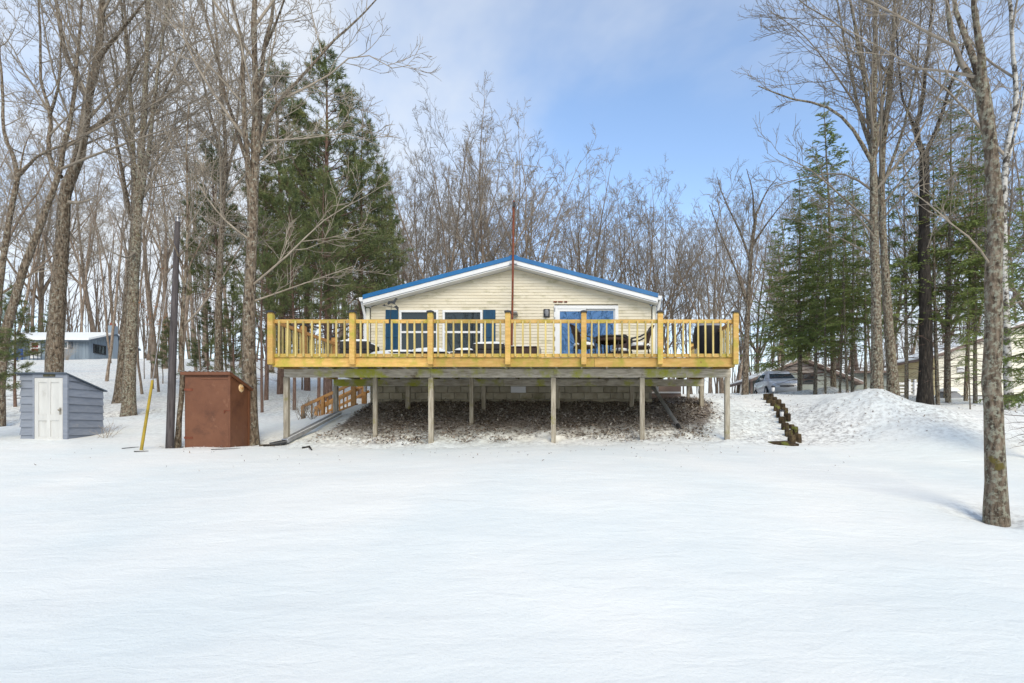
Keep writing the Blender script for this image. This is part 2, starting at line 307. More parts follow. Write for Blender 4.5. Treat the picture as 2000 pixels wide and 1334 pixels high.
PROF = {
    -300: [-2, -2, -1.2, -.35, .05, .5, .75, 1.0, 1.25, 1.32, 1.5, 1.8, 2.35, 3.1, 4.8, 6.4, 9.9, 14, 20, 26],
    -20:  [-2, -2, -1.2, -.35, .05, .5, .75, 1.0, 1.25, 1.32, 1.5, 1.8, 2.3, 3.0, 4.7, 6.3, 9.9, 14, 20, 26],
    -13:  [-2, -2, -1.2, -.35, .0, .45, .72, .98, 1.22, 1.29, 1.45, 1.75, 2.25, 2.95, 4.6, 6.2, 9.8, 14, 20, 26],
    -9:   [-2, -2, -1.2, -.35, .0, .45, .72, .98, 1.2, 1.27, 1.45, 1.85, 2.2, 2.85, 4.3, 5.8, 9, 13, 19, 25],
    -7.4: [-2, -2, -1.2, -.35, .0, .45, .72, .98, 1.2, 1.28, 1.55, 2.1, 2.35, 2.8, 3.9, 5.4, 8, 12, 18, 24],
    -6.2: [-2, -2, -1.2, -.35, .0, .45, .72, .95, 1.18, 1.3, 1.7, 2.47, 2.5, 2.75, 3.6, 5, 7.4, 11, 17, 23],
    -2.5: [-2, -2, -1.2, -.35, .0, .45, .7, .92, 1.12, 1.22, 1.68, 2.5, 2.6, 2.75, 3.4, 4.2, 6, 9, 14, 20],
    2.6:  [-2, -2, -1.2, -.35, .0, .45, .7, .96, 1.25, 1.38, 1.8, 2.5, 2.62, 2.8, 3.3, 3.6, 4.4, 6.5, 11, 16],
    4.0:  [-2, -2, -1.2, -.35, .0, .45, .7, .95, 1.2, 1.32, 1.85, 2.55, 2.85, 3.05, 3.25, 3.4, 3.9, 6, 10, 15],
    6.0:  [-2, -2, -1.2, -.35, .0, .45, .68, .9, 1.17, 1.25, 1.62, 2.25, 2.88, 3.1, 3.25, 3.4, 3.9, 6, 10, 15],
    6.9:  [-2, -2, -1.2, -.35, .0, .45, .68, .9, 1.25, 1.42, 2.0, 2.4, 2.88, 3.1, 3.25, 3.4, 3.9, 6, 10, 15],
    8.0:  [-2, -2, -1.2, -.35, .0, .45, .68, .92, 1.62, 1.95, 2.66, 2.72, 2.85, 3.1, 3.25, 3.4, 3.9, 6, 10, 15],
    9.3:  [-2, -2, -1.2, -.35, .0, .45, .68, .95, 1.68, 1.95, 2.5, 2.66, 2.8, 3.1, 3.25, 3.4, 3.9, 6, 10, 15],
    11:   [-2, -2, -1.2, -.35, .0, .45, .72, 1.0, 1.45, 1.62, 2.0, 2.4, 2.75, 3.1, 3.25, 3.4, 3.9, 6, 10, 15],
    20:   [-2, -2, -1.2, -.35, .0, .45, .72, 1.0, 1.35, 1.45, 1.75, 2.2, 2.7, 3.1, 3.25, 3.4, 3.9, 6, 10, 15],
    300:  [-2, -2, -1.2, -.35, .0, .45, .72, 1.0, 1.35, 1.45, 1.75, 2.2, 2.7, 3.1, 3.25, 3.4, 3.9, 6, 10, 15]}
XS = sorted(PROF); _tab = np.array([PROF[x] for x in XS], float)
def ss(t): t = np.clip(t, 0, 1); return t * t * (3 - 2 * t)
def mound(X, Y):                                        # 1 on the ploughed heap beside the steps
    return ss(1 - np.abs((X - 8.6) / 3.2)) * ss(1 - np.abs((Y - 14.6) / 3.6))
TRUNKS = [(104, 20, .7), (-6, 17, .5), (251, 19.5, .55), (232, 23, .5), (345, 13.1, .25), (489, 13.9, .5), (424, 22, .4), (1455, 21, .4), (1712, 17, .5), (1745, 17.6, .5), (1806, 18, .6), (1948, 7.1, .36), (1972, 16.5, .4)]
TRUNKS = [((p - CX) / F * y, y, r_) for p, y, r_ in TRUNKS]
def ground(X, Y, noise=True):
    X = np.asarray(X, float); Y = np.asarray(Y, float); shp = np.broadcast(X, Y).shape; X, Y = np.broadcast_to(X, shp).ravel(), np.broadcast_to(Y, shp).ravel()
    cols = []
    for off in (-.45, 0, .45):
        Yo = Y + off * np.clip(np.abs(Y) / 13, .3, 4); cols.append(np.stack([np.interp(Yo, YS, r_) for r_ in _tab]))
    C = sum(cols) / 3
    def at(x):
        i = np.clip(np.searchsorted(XS, x) - 1, 0, len(XS) - 2); x0 = np.array(XS)[i]; x1 = np.array(XS)[i + 1]; t = np.clip((x - x0) / (x1 - x0), 0, 1); k = np.arange(len(x)); return C[i, k] * (1 - t) + C[i + 1, k] * t
    z = (at(X - .4) + at(X) + at(X + .4)) / 3
    if noise:
        far = np.clip((Y - 2) / 20, .3, 1.6)
        z = z + fbm(X * .22, Y * .3, 3) * .09 * far + fbm(X * .9, Y * 1.7, 3) * .022
        m = mound(X, Y); z = z + m * (fbm(X * 2.0, Y * 2.0, 4) * .13 + fbm(X * .8 + 9, Y * .8, 2) * .25)
        rough = ss((X + 9) / 3) * ss((Y - 12.2) / 1.5) * ss((7 - X) / 2) * ss((18 - Y) / 1)
        z = z + rough * fbm(X * 3.1, Y * 3.1, 4) * .09
        z = z + .3 * np.exp(-((X - 11.6) / 2.0) ** 2 - ((Y - 24.5) / 1.2) ** 2) * (1 + fbm(X * 1.3, Y * 1.3, 3)) + .26 * np.exp(-((X + .2) / 4.6) ** 2 - ((Y - 8.6) / 3.6) ** 2)
        for tx_, ty_, tr_ in TRUNKS: z = z - .16 * tr_ / .4 * np.exp(-(((X - tx_) ** 2 + (Y - ty_) ** 2) / (tr_ * 1.15) ** 2))
        woods = ss((Y - 17) / 4); z = z + woods * fbm(X * .7, Y * .7, 3) * .14
    return z.reshape(shp)
def gz(x, y): return float(ground(np.array([x]), np.array([y]))[0])
def litter_mask(X, Y):
    lx = np.interp(Y, [13.0, 13.6, 15, 16.6, 17.4], [-6.9, -6.7, -6.5, -6.25, -6.1]); rx = np.interp(Y, [13, 14, 15, 16.5, 18], [3.5, 3.9, 4.35, 4.6, 4.2])
    e = np.minimum(np.minimum((X - lx) / .35, (rx - X) / .6), np.minimum((Y - 13.25 + 1.1 * vnoise(X * .55, 3.3) + .5 * vnoise(X * 1.9, 8.1)) / .6, 1.))
    return np.clip(e, 0, 1) * np.interp(Y, [13, 13.7, 14.5, 15.4, 16.2], [.3, .44, .56, .75, 1.0])
def steps(a, b, s): return list(np.arange(a, b, s))
gx = np.array([-900, -600, -400, -260, -180, -130, -100] + steps(-80, -18, 1.0) + steps(-18, -14.4, .3) + steps(-14.4, 12, .105) + steps(12, 18, .3) + steps(18, 80, 1.0) + [80, 100, 130, 180, 260, 400, 600, 900])
gy = np.array([-900, -500, -300, -150, -80, -40, -20, -10, -6, -3, -1] + steps(0, 2.6, .3) + steps(2.6, 18.4, .085) + steps(18.4, 30, .3) + steps(30, 90, 1.2) + [90, 95, 102, 110, 125, 145, 170, 200, 250, 320, 420, 600, 900])
GX, GY = np.meshgrid(gx, gy); GZ = ground(GX, GY)
nx_, ny_ = len(gx), len(gy); ii = (np.arange(ny_ - 1)[:, None] * nx_ + np.arange(nx_ - 1)[None]).ravel()
gf = np.stack([ii, ii + 1, ii + nx_ + 1, ii + nx_], 1)
lit = litter_mask(GX, GY)
trunk_dirt = sum(np.exp(-(((GX - a) ** 2 + (GY - b) ** 2) / (c * 1.5) ** 2)) for a, b, c in TRUNKS)
dirt = np.clip(np.clip(lit * 2.6, 0, 1) * 1.0 + trunk_dirt * .8 + mound(GX, GY) * .5 + ss((GX - 3.6) / .8) * ss((8 - GX) / 1.5) * ss((GY - 12.6) / .8) * ss((18 - GY) / 2) * .75 + ss((GY - 16.5) / 3) * .5 + ss((GX - 7) / 3) * ss((GY - 10.5) / 3) * .4 + ss((-7 - GX) / 4) * ss((GY - 11.5) / 3) * .25 + ss(1 - np.abs((GY - 13.2) / 1.0)) * ss((GX + 9.5) / 1) * ss((4.5 - GX) / 1) * .5, 0, 1)
gm = np_mesh('ground', np.stack([GX, GY, GZ], -1).reshape(-1, 3), gf, 'snow', True, {'litter': ('POINT', lit.ravel()), 'dirt': ('POINT', dirt.ravel())})
setp(piece('ground', gm), kind='structure')

# fallen leaves on the bank under the deck
def leaf_mesh(n, fx, fy, size, seed, keep=None, zoff=.01):
    r = np.random.default_rng(seed); x = r.uniform(*fx, n); y = r.uniform(*fy, n)
    if keep is not None: k = r.random(n) < keep(x, y); x, y = x[k], y[k]
    n = len(x); z = ground(x, y) + zoff + r.random(n) * .025; a = r.uniform(0, 6.28, n); s = r.uniform(.5, 1.2, n) * size; t = r.normal(0, .45, (n, 2))
    ca, sa = np.cos(a), np.sin(a); q = []
    for u, v in ((-1, 0), (0, -.55), (1.1, 0), (0, .55)):
        dx_, dy_ = (u * ca - v * sa) * s, (u * sa + v * ca) * s; q.append(np.stack([x + dx_, y + dy_, z + dx_ * t[:, 0] + dy_ * t[:, 1] + abs(u) * .012], 1))
    V = np.stack(q, 1).reshape(-1, 3); Fc = np.arange(4 * n).reshape(n, 4)
    return np_mesh('leaf_litter', V, Fc, 'leaf_litter', False, {'tone': ('FACE', r.random(n))})
ll = piece('leaf_litter', leaf_mesh(34000, (-7, 5), (13.1, 17.6), .038, 3, lambda x, y: litter_mask(x, y) ** 1.15 * np.clip(.65 + 1.6 * fbm(x * 1.3, y * 1.3, 3), .04, 1)))
setp(ll, 'brown fallen leaves lying on the bank under the deck', 'leaves', kind='stuff')
lf_ = piece('leaf_litter', leaf_mesh(2600, (-13, 6), (8, 13.2), .02, 6, lambda x, y: ss((y - 9) / 4) * np.clip(.12 + .9 * fbm(x * .6, y * .9, 3), 0, 1)))
setp(lf_, 'sparse leaf and bark crumbs on the snow before the sheds and deck', 'leaves', kind='stuff')
lb = piece('leaf_litter', leaf_mesh(3800, (3.4, 13), (11, 24), .028, 4, lambda x, y: ss((y - 11.5) / 4) * np.clip(.25 + 1.3 * fbm(x * .8, y * .8, 3), 0, 1)))
setp(lb, 'bark and needle crumbs scattered over the old snow by the evergreens', 'leaves', kind='stuff')

# ------------------------------------------------------------------ house
HY = 16.9; HX0, HX1 = -6.17, 2.65; RY = 16.55; AX, AZ = -1.655, 6.80; FLOOR = 3.29; HB = 30.0
SL = (AZ - 5.615) / (AX - HX0)
def roofz(x): return AZ - SL * abs(x - AX)
house = thing('house', 'cream clapboard house with blue metal roof behind the raised yellow deck', 'house', (AX, HY + 5, 2.5))
WT = -.27                                              # wall top under the roof, measured down from the roof surface
core = MB().prism([(HX0 + .03, 3.12), (HX1 - .03, 3.12), (HX1 - .03, roofz(HX1) + WT), (AX, AZ + WT), (HX0 + .03, roofz(HX0) + WT)], HY + .12, HB)
wall = core.build('wall', 'siding_cream', house)
# openings in the front: windows and sliding door (x0, x1, z0, z1)
WZ1, WZ0 = 5.245, 3.92
WINS = [(wx(781, HY), wx(856, HY), WZ0, WZ1), (wx(865.5, HY), wx(942, HY), WZ0, WZ1)]
DOOR = (wx(1083, HY), wx(1207, HY), FLOOR + .02, wz(598, HY))
cz = 3.13; dzc = .0925; k = 0
while cz < AZ + WT - .02:
    z0, z1 = cz, cz + dzc
    def lim(z): t = (AZ + WT - z) / SL; return max(HX0 + .1, AX - t), min(HX1 - .1, AX + t)
    l0, r0 = lim(z0); l1, r1 = lim(min(z1, AZ + WT - .005)); segs = [(l0, r0, l1, r1)]
    for (a, b, c, d) in WINS + [DOOR]:
        if z1 > c and z0 < d:
            ns = []
            for (p, q, p1, q1) in segs:
                if p < a and q > b: ns += [(p, a, p1, a), (b, q, b, q1)]
                else: ns.append((p, q, p1, q1))
            segs = ns
    for (p, q, p1, q1) in segs:
        if q - p < .02: continue
        zt = min(z1, AZ + WT - .005)
        MB().add([(p, HY - .016, z0), (q, HY - .016, z0), (q1, HY - .003, zt), (p1, HY - .003, zt), (p, HY + .02, z0), (q, HY + .02, z0), (q1, HY + .02, zt), (p1, HY + .02, zt)],
                 [(0, 1, 2, 3), (7, 6, 5, 4), (0, 4, 5, 1), (1, 5, 6, 2), (2, 6, 7, 3), (3, 7, 4, 0)]).build('siding_board', 'siding_cream', wall)
    cz = z1
for x in (HX0, HX1): box('corner_post', 'siding_pale', house, x - .045 if x < 0 else x - .06, x + .06 if x < 0 else x + .045, HY - .03, HY + .1, 3.12, roofz(x) - .3)
# roof: ribbed metal panels, fascia, gutters
npan = 15; pw = (HB + .3 - RY) / npan
for s_ in (-1, 1):
    ex = HX0 - .02 if s_ < 0 else HX1 + .05
    for i in range(npan):
        y0 = RY + i * pw; mb = MB()
        A = Vector((AX, 0, AZ)); E = Vector((ex, 0, roofz(ex))); nrm = Vector((SL * s_, 0, 1)).normalized()
        def strip(ya, yb, h0, h1):
            a0, a1, e0, e1 = A + nrm * h0, A + nrm * h1, E + nrm * h0, E + nrm * h1
            mb.add([(a0.x, ya, a0.z), (a0.x, yb, a0.z), (a1.x, yb, a1.z), (a1.x, ya, a1.z), (e0.x, ya, e0.z), (e0.x, yb, e0.z), (e1.x, yb, e1.z), (e1.x, ya, e1.z)],
                   [(0, 1, 2, 3), (7, 6, 5, 4), (0, 4, 5, 1), (1, 5, 6, 2), (2, 6, 7, 3), (3, 7, 4, 0)])
        strip(y0 + .001, y0 + pw - .001, -.03, .0)
        for rb in (.08, .33, .58, .83): strip(y0 + rb * pw, y0 + rb * pw + .04, .002, .025)
        mb.build('roof_panel', 'roof_blue', house)
    def slope_bar(name, mat, up0, up1, y0, y1, ex2):
        pa, pb = (AX, AZ), (ex2, roofz(ex2)); MB().prism([(pa[0], pa[1] + up0), (pb[0], pb[1] + up0), (pb[0], pb[1] + up1), (pa[0], pa[1] + up1)][::s_], y0, y1).build(name, mat, house)
    slope_bar('rake_trim', 'roof_blue', -.095, .03, RY - .035, RY + .0, ex)
    slope_bar('fascia', 'white_trim', -.225, -.098, RY - .012, RY + .012, ex)
    slope_bar('soffit', 'white_trim', -.262, -.235, RY + .014, HY + .01, ex)
    gxa = ex + s_ * .005; zt = roofz(ex) - .04; gb = ex + s_ * .12
    MB().prism([(gxa, zt), (gb, zt), (gb, zt - .06), (gb - s_ * .03, zt - .12), (gxa, zt - .12)][::-s_], RY - .02, HB).build('gutter', 'white_trim', house)
    cx_ = HX0 + .0 if s_ < 0 else HX1 - .0; px_ = cx_ + s_ * .075
    MB().tube([(gb - s_ * .05, RY + .1, zt - .1), (gb - s_ * .06, RY + .12, zt - .2), (px_, HY - .04, zt - .5), (px_, HY - .04, 4.3), (px_, HY - .04, 2.75)], .045, 6).build('downspout', 'white_trim', house)
MB().prism([(AX - .16, AZ - .035), (AX + .16, AZ - .035), (AX + .14, AZ + .012), (AX, AZ + .062), (AX - .14, AZ + .012)][::-1], RY - .03, HB + .3).build('ridge_cap', 'roof_blue', house)
# windows
for (a, b, c, d) in WINS:
    win = box('window', 'window_glass', house, a + .05, b - .05, HY + .02, HY + .032, c + .05, d - .05)
    for q in ((a, b, d - .055, d + .01), (a, b, c - .01, c + .055)): box('frame', 'white_trim', win, q[0] - .01, q[1] + .01, HY - .045, HY + .05, q[2], q[3])
    for q in ((a - .01, a + .055), (b - .055, b + .01)): box('frame', 'white_trim', win, q[0], q[1], HY - .043, HY + .05, c + .055, d - .055)
    mz = (c + d) / 2; box('meeting_rail', 'white_trim', win, a + .055, b - .055, HY - .02, HY + .04, mz - .03, mz + .03)
    box('sill', 'white_trim', win, a - .03, b + .03, HY - .075, HY - .0, c - .045, c - .012)
for a, b in ((wx(753.7, HY), wx(778.4, HY)), (wx(943.8, HY), wx(968, HY))):
    n = 4; w_ = (b - a) / n
    root = box('shutter', 'shutter_blue', house, a, b, HY - .03, HY - .017, 3.9, 5.265)
    for i in range(n): box('board', 'shutter_blue', root, a + i * w_ + .004, a + (i + 1) * w_ - .004, HY - .043, HY - .03, 3.9, 5.265)
    for zz in (5.03, 4.47, 4.08): box('batten', 'shutter_blue', root, a + .005, b - .005, HY - .058, HY - .0435, zz - .05, zz + .03)
# sliding door
a, b, c, d = DOOR; fr = box('sliding_door', 'black_metal', house, a + .08, b - .08, HY + .085, HY + .1, c, d - .06)
for q in ((a - .01, a + .09), (b - .09, b + .01)): box('jamb', 'white_trim', fr, q[0], q[1], HY - .05, HY + .08, c, d - .09)
box('head', 'white_trim', fr, a - .01, b + .01, HY - .052, HY + .08, d - .09, d + .01); box('threshold', 'grey_metal', fr, a, b, HY - .06, HY + .08, c - .03, c + .02)
mid = wx(1141, HY)
for (p, q, y, t) in ((a + .09, mid + .05, HY - .02, .075), (mid - .02, b - .09, HY + .03, .045)):
    lf = box('door_leaf', 'door_glass', fr, p + t, q - t, y, y + .012, c + .1, d - .09 - t)
    for r_ in ((p, q, d - .09 - t, d - .092), (p, q, c + .02, c + .1)): box('stile', 'white_trim', lf, r_[0], r_[1], y - .02, y + .025, r_[2], r_[3])
    for r_ in ((p, p + t), (q - t, q)): box('stile', 'white_trim', lf, r_[0], r_[1], y - .02, y + .025, c + .1, d - .09 - t)
box('handle', 'black_metal', fr, mid + .0, mid + .025, HY - .075, HY - .042, 4.2, 4.5)
for i in range(6): box('latch_strip', 'black_metal', fr, a + .005, a + .02, HY - .062, HY - .051, d - .18 - i * .3, d - .05 - i * .3)
for i, (p, q) in enumerate(((1081, 1088), (1090, 1099), (1102, 1108))): box('awning_bracket', 'rust', house, wx(p, HY), wx(q, HY), HY - .035, HY - .016, wz(591, HY), wz(588.5, HY))
lamp = box('wall_lamp', 'black_metal', house, wx(1061.8, HY), wx(1074, HY), HY - .05, HY - .014, wz(620, HY), wz(604, HY), .006)
MB().tube([(wx(1068, HY), HY - .1, wz(607, HY)), (wx(1068, HY), HY - .11, wz(611, HY)), (wx(1068, HY), HY - .11, wz(619, HY))], [.05, .07, .045], 10).build('lamp_shade', 'cover_grey', lamp)
# foundation of concrete blocks with a crawl-space vent
fnd = box('foundation', 'mortar', house, HX0 + .07, HX1 - .07, HY + .05, HB - .1, 1.9, 3.12)
bw, bh = .4, .2; me = MB().box(-.194, .194, -.06, .06, -.094, .094).mesh('concrete_block', 'concrete_block', bevel=.008)
meh = MB().box(-.094, .094, -.06, .06, -.094, .094).mesh('concrete_block', 'concrete_block', bevel=.008)
for row in range(5):
    z = 2.22 + row * bh; x = HX0 + .06 + (0 if row % 2 else -.2)
    while x < HX1 - .1:
        l = max(x, HX0 + .06); r_ = min(x + bw, HX1 - .06)
        if r_ - l > .3: piece('concrete_block', me, fnd, ((l + r_) / 2, HY + .06, z))
        elif r_ - l > .12: piece('concrete_block', meh, fnd, ((l + r_) / 2, HY + .06, z), scale=((r_ - l - .01) / .19, 1, 1))
        x += bw
vx0, vx1 = wx(998, HY), wx(1027, HY); vent = box('vent', 'white_trim', fnd, vx0, vx1, HY - .03, HY - .004, wz(767, HY), wz(753, HY))
for i in range(3): box('louvre', 'white_trim', vent, vx0 + .03, vx1 - .03, HY - .045, HY - .03, wz(765, HY) + i * .065, wz(765, HY) + .04 + i * .065)
# boarded skirt with a pale strip to the right of the foundation
box('skirting', 'house_brown', house, HX1 - .02, 3.72, 18.1, 18.14, 2.3, 3.2); box('skirting_strip', 'white_trim', house, HX1, 3.7, 18.07, 18.097, 2.78, 2.83)

# ------------------------------------------------------------------ deck
DY = 13.0; DX0, DX1 = -6.99, 3.94; DB = 16.85; JZ1 = 3.255; JZ0 = 3.07
deck = thing('deck', 'long raised wooden deck with yellow railing on tall grey posts', 'deck', ((DX0 + DX1) / 2, 14.5, 1.3))
POSTX = [wx(p, DY) for p in (534, 692, 843, 993, 1140, 1288, 1434)]
nb_ = int((DB - DY) / .147)
for i in range(nb_):
    y = DY + .005 + i * .147; MB().box(DX0 + .04, DX1 - .04, y, y + .14, JZ1 + .001, FLOOR).build('deck_board', 'wood_weathered', deck)
for i in range(5):
    y = DB + .03 + i * .147; MB().box(HX1 + .16, DX1 - .04, y, y + .14, JZ1 + .001, FLOOR).build('deck_board', 'wood_weathered', deck)
# rim boards (three lengths along the front), side rims
for a, b in ((DX0, wx(846, DY)), (wx(846, DY), wx(1161, DY)), (wx(1161, DY), DX1)):
    box('rim_board', 'wood_yellow', deck, a + .002, b - .002, DY - .04, DY - .002, JZ0, FLOOR - .005, .004)
for x in (DX0, DX1 - .038): box('rim_board', 'wood_yellow', deck, x, x + .038, DY, 16.45 if x < 0 else 17.6, JZ0 + .002, FLOOR - .008, .004)
jm = None
x = DX0 + .6
while x < DX1 - .2:
    box('joist', 'wood_weathered', deck, x - .019, x + .019, DY, DB - .05, JZ0 + .004, JZ1); x += .61
B1, B2 = 13.45, 16.22
for (y, a, b) in ((B1, 556, 1427), (B2, 652, 1374)):
    xa, xb = wx(a, y), wx(b, y); cuts = [xa, wx(842, B1), wx(1082, B1), xb] if y == B1 else [xa, -1.9, xb]
    for i in range(len(cuts) - 1): MB().box(cuts[i] + .002, cuts[i + 1] - .002, y - .04, y + .04, 2.865, JZ0).build('beam', 'wood_weathered', deck, .004)
def deck_post(x, y, ztop, w=.115, splice=True):
    g = gz(x, y) - .15; zs = ztop - random.uniform(.4, .55)
    MB().box(x - w / 2, x + w / 2, y - w / 2, y + w / 2, g, ztop).build('support_post', 'wood_post', deck, .006)
for p, y in ((560, B1), (842, B1), (1081, B1), (1254, B1), (1420, B1)): deck_post(wx(p, y), y, 2.862)
deck_post(wx(733, 14.05), 14.05, JZ0, .1); deck_post(wx(921, 14.9), 14.9, JZ0, .1)
for p in (656, 797, 945, 1090, 1234, 1370): deck_post(wx(p, B2), B2, 2.862, .12)
deck_post(wx(1344, 17.3), 17.3, JZ0, .09)
# railing
BALM = MB().box(-.0195, .0195, -.0195, .0195, 0, .84).mesh('baluster', 'wood_baluster', bevel=.003)
def rail_post(x, y, cap=True, mat='wood_yellow', z0=3.115):
    p = box('rail_post', mat, deck, x - .062, x + .062, y - .06, y + .055, z0, 4.30, .006)
    box('post_neck', mat, p, x - .052, x + .052, y - .05, y + .045, 4.30, 4.33)
    if cap: MB().add([(x - .078, y - .078, 4.33), (x + .078, y - .078, 4.33), (x + .078, y + .074, 4.33), (x - .078, y + .074, 4.33), (x - .078, y - .078, 4.365), (x + .078, y - .078, 4.365), (x + .078, y + .074, 4.365), (x - .078, y + .074, 4.365), (x, y, 4.4)],
                 [(3, 2, 1, 0), (0, 1, 5, 4), (1, 2, 6, 5), (2, 3, 7, 6), (3, 0, 4, 7), (4, 5, 8), (5, 6, 8), (6, 7, 8), (7, 4, 8)]).build('post_cap', 'black_metal', p)
for x in POSTX: rail_post(x, DY - .1)
for i in range(6):
    a, b = POSTX[i], POSTX[i + 1]
    box('top_rail', 'wood_yellow', deck, a + .064, b - .064, DY - .075, DY - .038, 4.095, 4.182, .004)
    box('bottom_rail', 'wood_yellow', deck, a + .064, b - .064, DY - .078, DY - .043, FLOOR - .002, FLOOR + .085, .004)
    for j in range(1, 10):
        x = a + (b - a) * j / 10 + random.uniform(-.008, .008)
        piece('baluster', BALM, deck, (x, DY - .1, FLOOR + .015), rot=(random.uniform(-.004, .004), random.uniform(-.011, .011), random.uniform(-.05, .05)))
for (x, ys) in ((DX0 + .0, (DY - .1, 14.5, 16.38)), (DX1 - .01, (DY - .1, 14.6, 16.1, 17.5))):
    s_ = 1 if x < 0 else -1; xp = x + (.0 if x < 0 else .0)
    for y in ys[1:]: rail_post(xp, y, True, 'wood_orange' if x < 0 else 'wood_yellow')
    for ya, yb in zip(ys, ys[1:]):
        box('top_rail', 'wood_orange', deck, x - .02 + .04 * s_, x + .02 + .04 * s_, ya + .06, yb - .062, 4.095, 4.182, .004)
        box('bottom_rail', 'wood_yellow', deck, x - .018 + .04 * s_, x + .018 + .04 * s_, ya + .06, yb - .062, FLOOR - .002, FLOOR + .08, .004)
        n = round((yb - ya) / .183)
        for j in range(1, n): piece('baluster', BALM, deck, (x, ya + (yb - ya) * j / n, FLOOR + .015))
MB().tube([(DX1 - .06, 13.1, 4.14), (DX1 - .16, 13.2, 3.85), (DX1 - .07, 12.97, 3.58)], .008, 5).build('cord', 'rope', deck)

# stairs on the left, running down the bank behind the deck
st = thing('stair', 'orange wooden stair with slanting handrail descending the bank beside the deck', 'stair', (wx(650, 17.3), 17.5, 2.0))
SX0, SX1 = wx(597, 17.3), wx(703, 17.3); SZ0, SZ1 = wz(816, 17.3), wz(784, 17.3)
def sl(x): return SZ0 + (SZ1 - SZ0) * (x - SX0) / (SX1 - SX0)
for y in (17.2, 18.1):
    MB().bar((SX0 - .05, y, sl(SX0 - .05) + .36), (SX1 + .1, y, sl(SX1 + .1) + .66), .045, .09).build('handrail', 'wood_orange', st)
    MB().bar((SX0 + .36, y, sl(SX0 + .36) + .12), (SX1, y, sl(SX1) + .38), .04, .08).build('lower_rail', 'wood_orange', st)
    MB().bar((SX0 + .05, y, sl(SX0) - .2), (SX1, y, sl(SX1) - .16), .04, .2).build('stringer', 'wood_orange', st)
    for x, w_ in ((SX0, .1), (SX0 + .62, .09), (SX1 - .12, .12)):
        t = (x - SX0) / (SX1 - SX0); box('newel', 'wood_orange', st, x - w_ / 2, x + w_ / 2, y - .11, y - .026, sl(x) - .3, sl(x) + .36 + .3 * t)
    for j in range(6):
        x = SX0 + .22 + j * .25; t = (x - SX0) / (SX1 - SX0); box('stair_baluster', 'wood_orange', st, x - .018, x + .018, y + .024, y + .06, sl(x) - .1, sl(x) + .36 + .3 * t)
for j in range(6):
    x = SX0 + .1 + j * .28; box('tread', 'wood_orange', st, x, x + .27, 17.24, 18.07, sl(x + .14) - .12, sl(x + .14) - .08)

# downspout extensions lying on the bank
def lay(pts, dz=.05): return [(x, y, gz(x, y) + dz) for x, y in pts]
p0, p1 = (wx(662, 15.9), 15.9), (wx(556, 13.25), 13.25); n = 9
pts = lay([(p0[0] + (p1[0] - p0[0]) * i / n, p0[1] + (p1[1] - p0[1]) * i / n) for i in range(n + 1)], .1)
e = thing('drain_pipe', 'grey rectangular drain pipe running down the bank from the stair', 'pipe', pts[-1])
mb = MB()
a_, b_ = Vector(pts[0]), Vector(pts[-1]); mb.bar(a_, b_, .16, .1).build('pipe', 'grey_metal', e, .01)
MB().bar(a_ + Vector((.1, .05, .06)), b_ + Vector((.06, .05, .06)), .02, .03).build('seam', 'white_trim', e); MB().tube([b_ + Vector((.02, -.0, -.02)), b_ + Vector((-.25, -.2, -.08))], [.06, .05], 8).build('outlet', 'black_metal', e)
q0, q1 = Vector((wx(1276, 16.4), 16.4, wz(757, 16.4))), Vector((wx(1324, 14.3), 14.3, gz(wx(1324, 14.3), 14.3) + .07))
e = thing('drain_pipe', 'pale metal drain pipe sloping down the leafy bank below the house corner', 'pipe', q1)
MB().tube([q0 + Vector((-.02, .3, .25)), q0, q1], [.05, .055, .055], 8).build('pipe', 'grey_metal', e); MB().tube([q1 - (q0 - q1).normalized() * -.02, q1 + (q1 - q0).normalized() * .14 - Vector((0, 0, .03))], [.062, .058], 8).build('outlet', 'black_metal', e)
# antenna mast
MX, MY = wx(1001, 16.42), 16.42
mast = thing('antenna_mast', 'rusty red antenna mast rising past the gable peak', 'antenna', (MX, MY, FLOOR))
MB().tube([(MX - .04, MY, FLOOR), (MX, MY, 5.5), (MX + .035, MY, wz(392, MY))], .032, 8).build('pole', 'rust', mast)
zt = wz(392, MY); MB().tube([(MX + .035, MY, zt - .05), (MX + .06, MY, wz(316, MY))], .016, 6).build('pole', 'grey_metal', mast)
for z in (AZ - .25, 5.1): box('bracket', 'grey_metal', mast, MX - .1, MX + .13, MY + .03, RY - .04 if z > 6 else HY - .02, z, z + .03)
zu = wz(319, MY); cxm = MX + .06
bm_ = MB().tube([(cxm - .85, MY - .05, zu + .05), (cxm + .85, MY + .05, zu - .1)], .009, 6).build('boom', 'pale_metal', mast)
for i in range(9):
    t = -0.82 + i * .2; l = .75 - .05 * i; c = Vector((cxm + t, MY + t * .06, zu - .025 - t * .09)); MB().tube([c + Vector((-.12, -l, .02)), c, c + Vector((.12, l, -.02))], .0045, 5).build('element', 'pale_metal', bm_)
zl = zt + .02; bm2 = MB().tube([(cxm - .5, MY + .12, zl + .02), (cxm + .55, MY - .12, zl + .03)], .008, 6).build('boom', 'pale_metal', mast)
for i in range(7):
    t = -.45 + i * .15; c = Vector((cxm + t, MY - t * .2, zl + .03)); MB().tube([c + Vector((-.18, -.3, -.1)), c, c + Vector((-.18, .3, .12))], .006, 5).build('element', 'pale_metal', bm2)
MB().box(cxm - .05, cxm + .03, MY - .07, MY - .0, zl - .22, zl - .08).build('rotor', 'black_metal', mast)
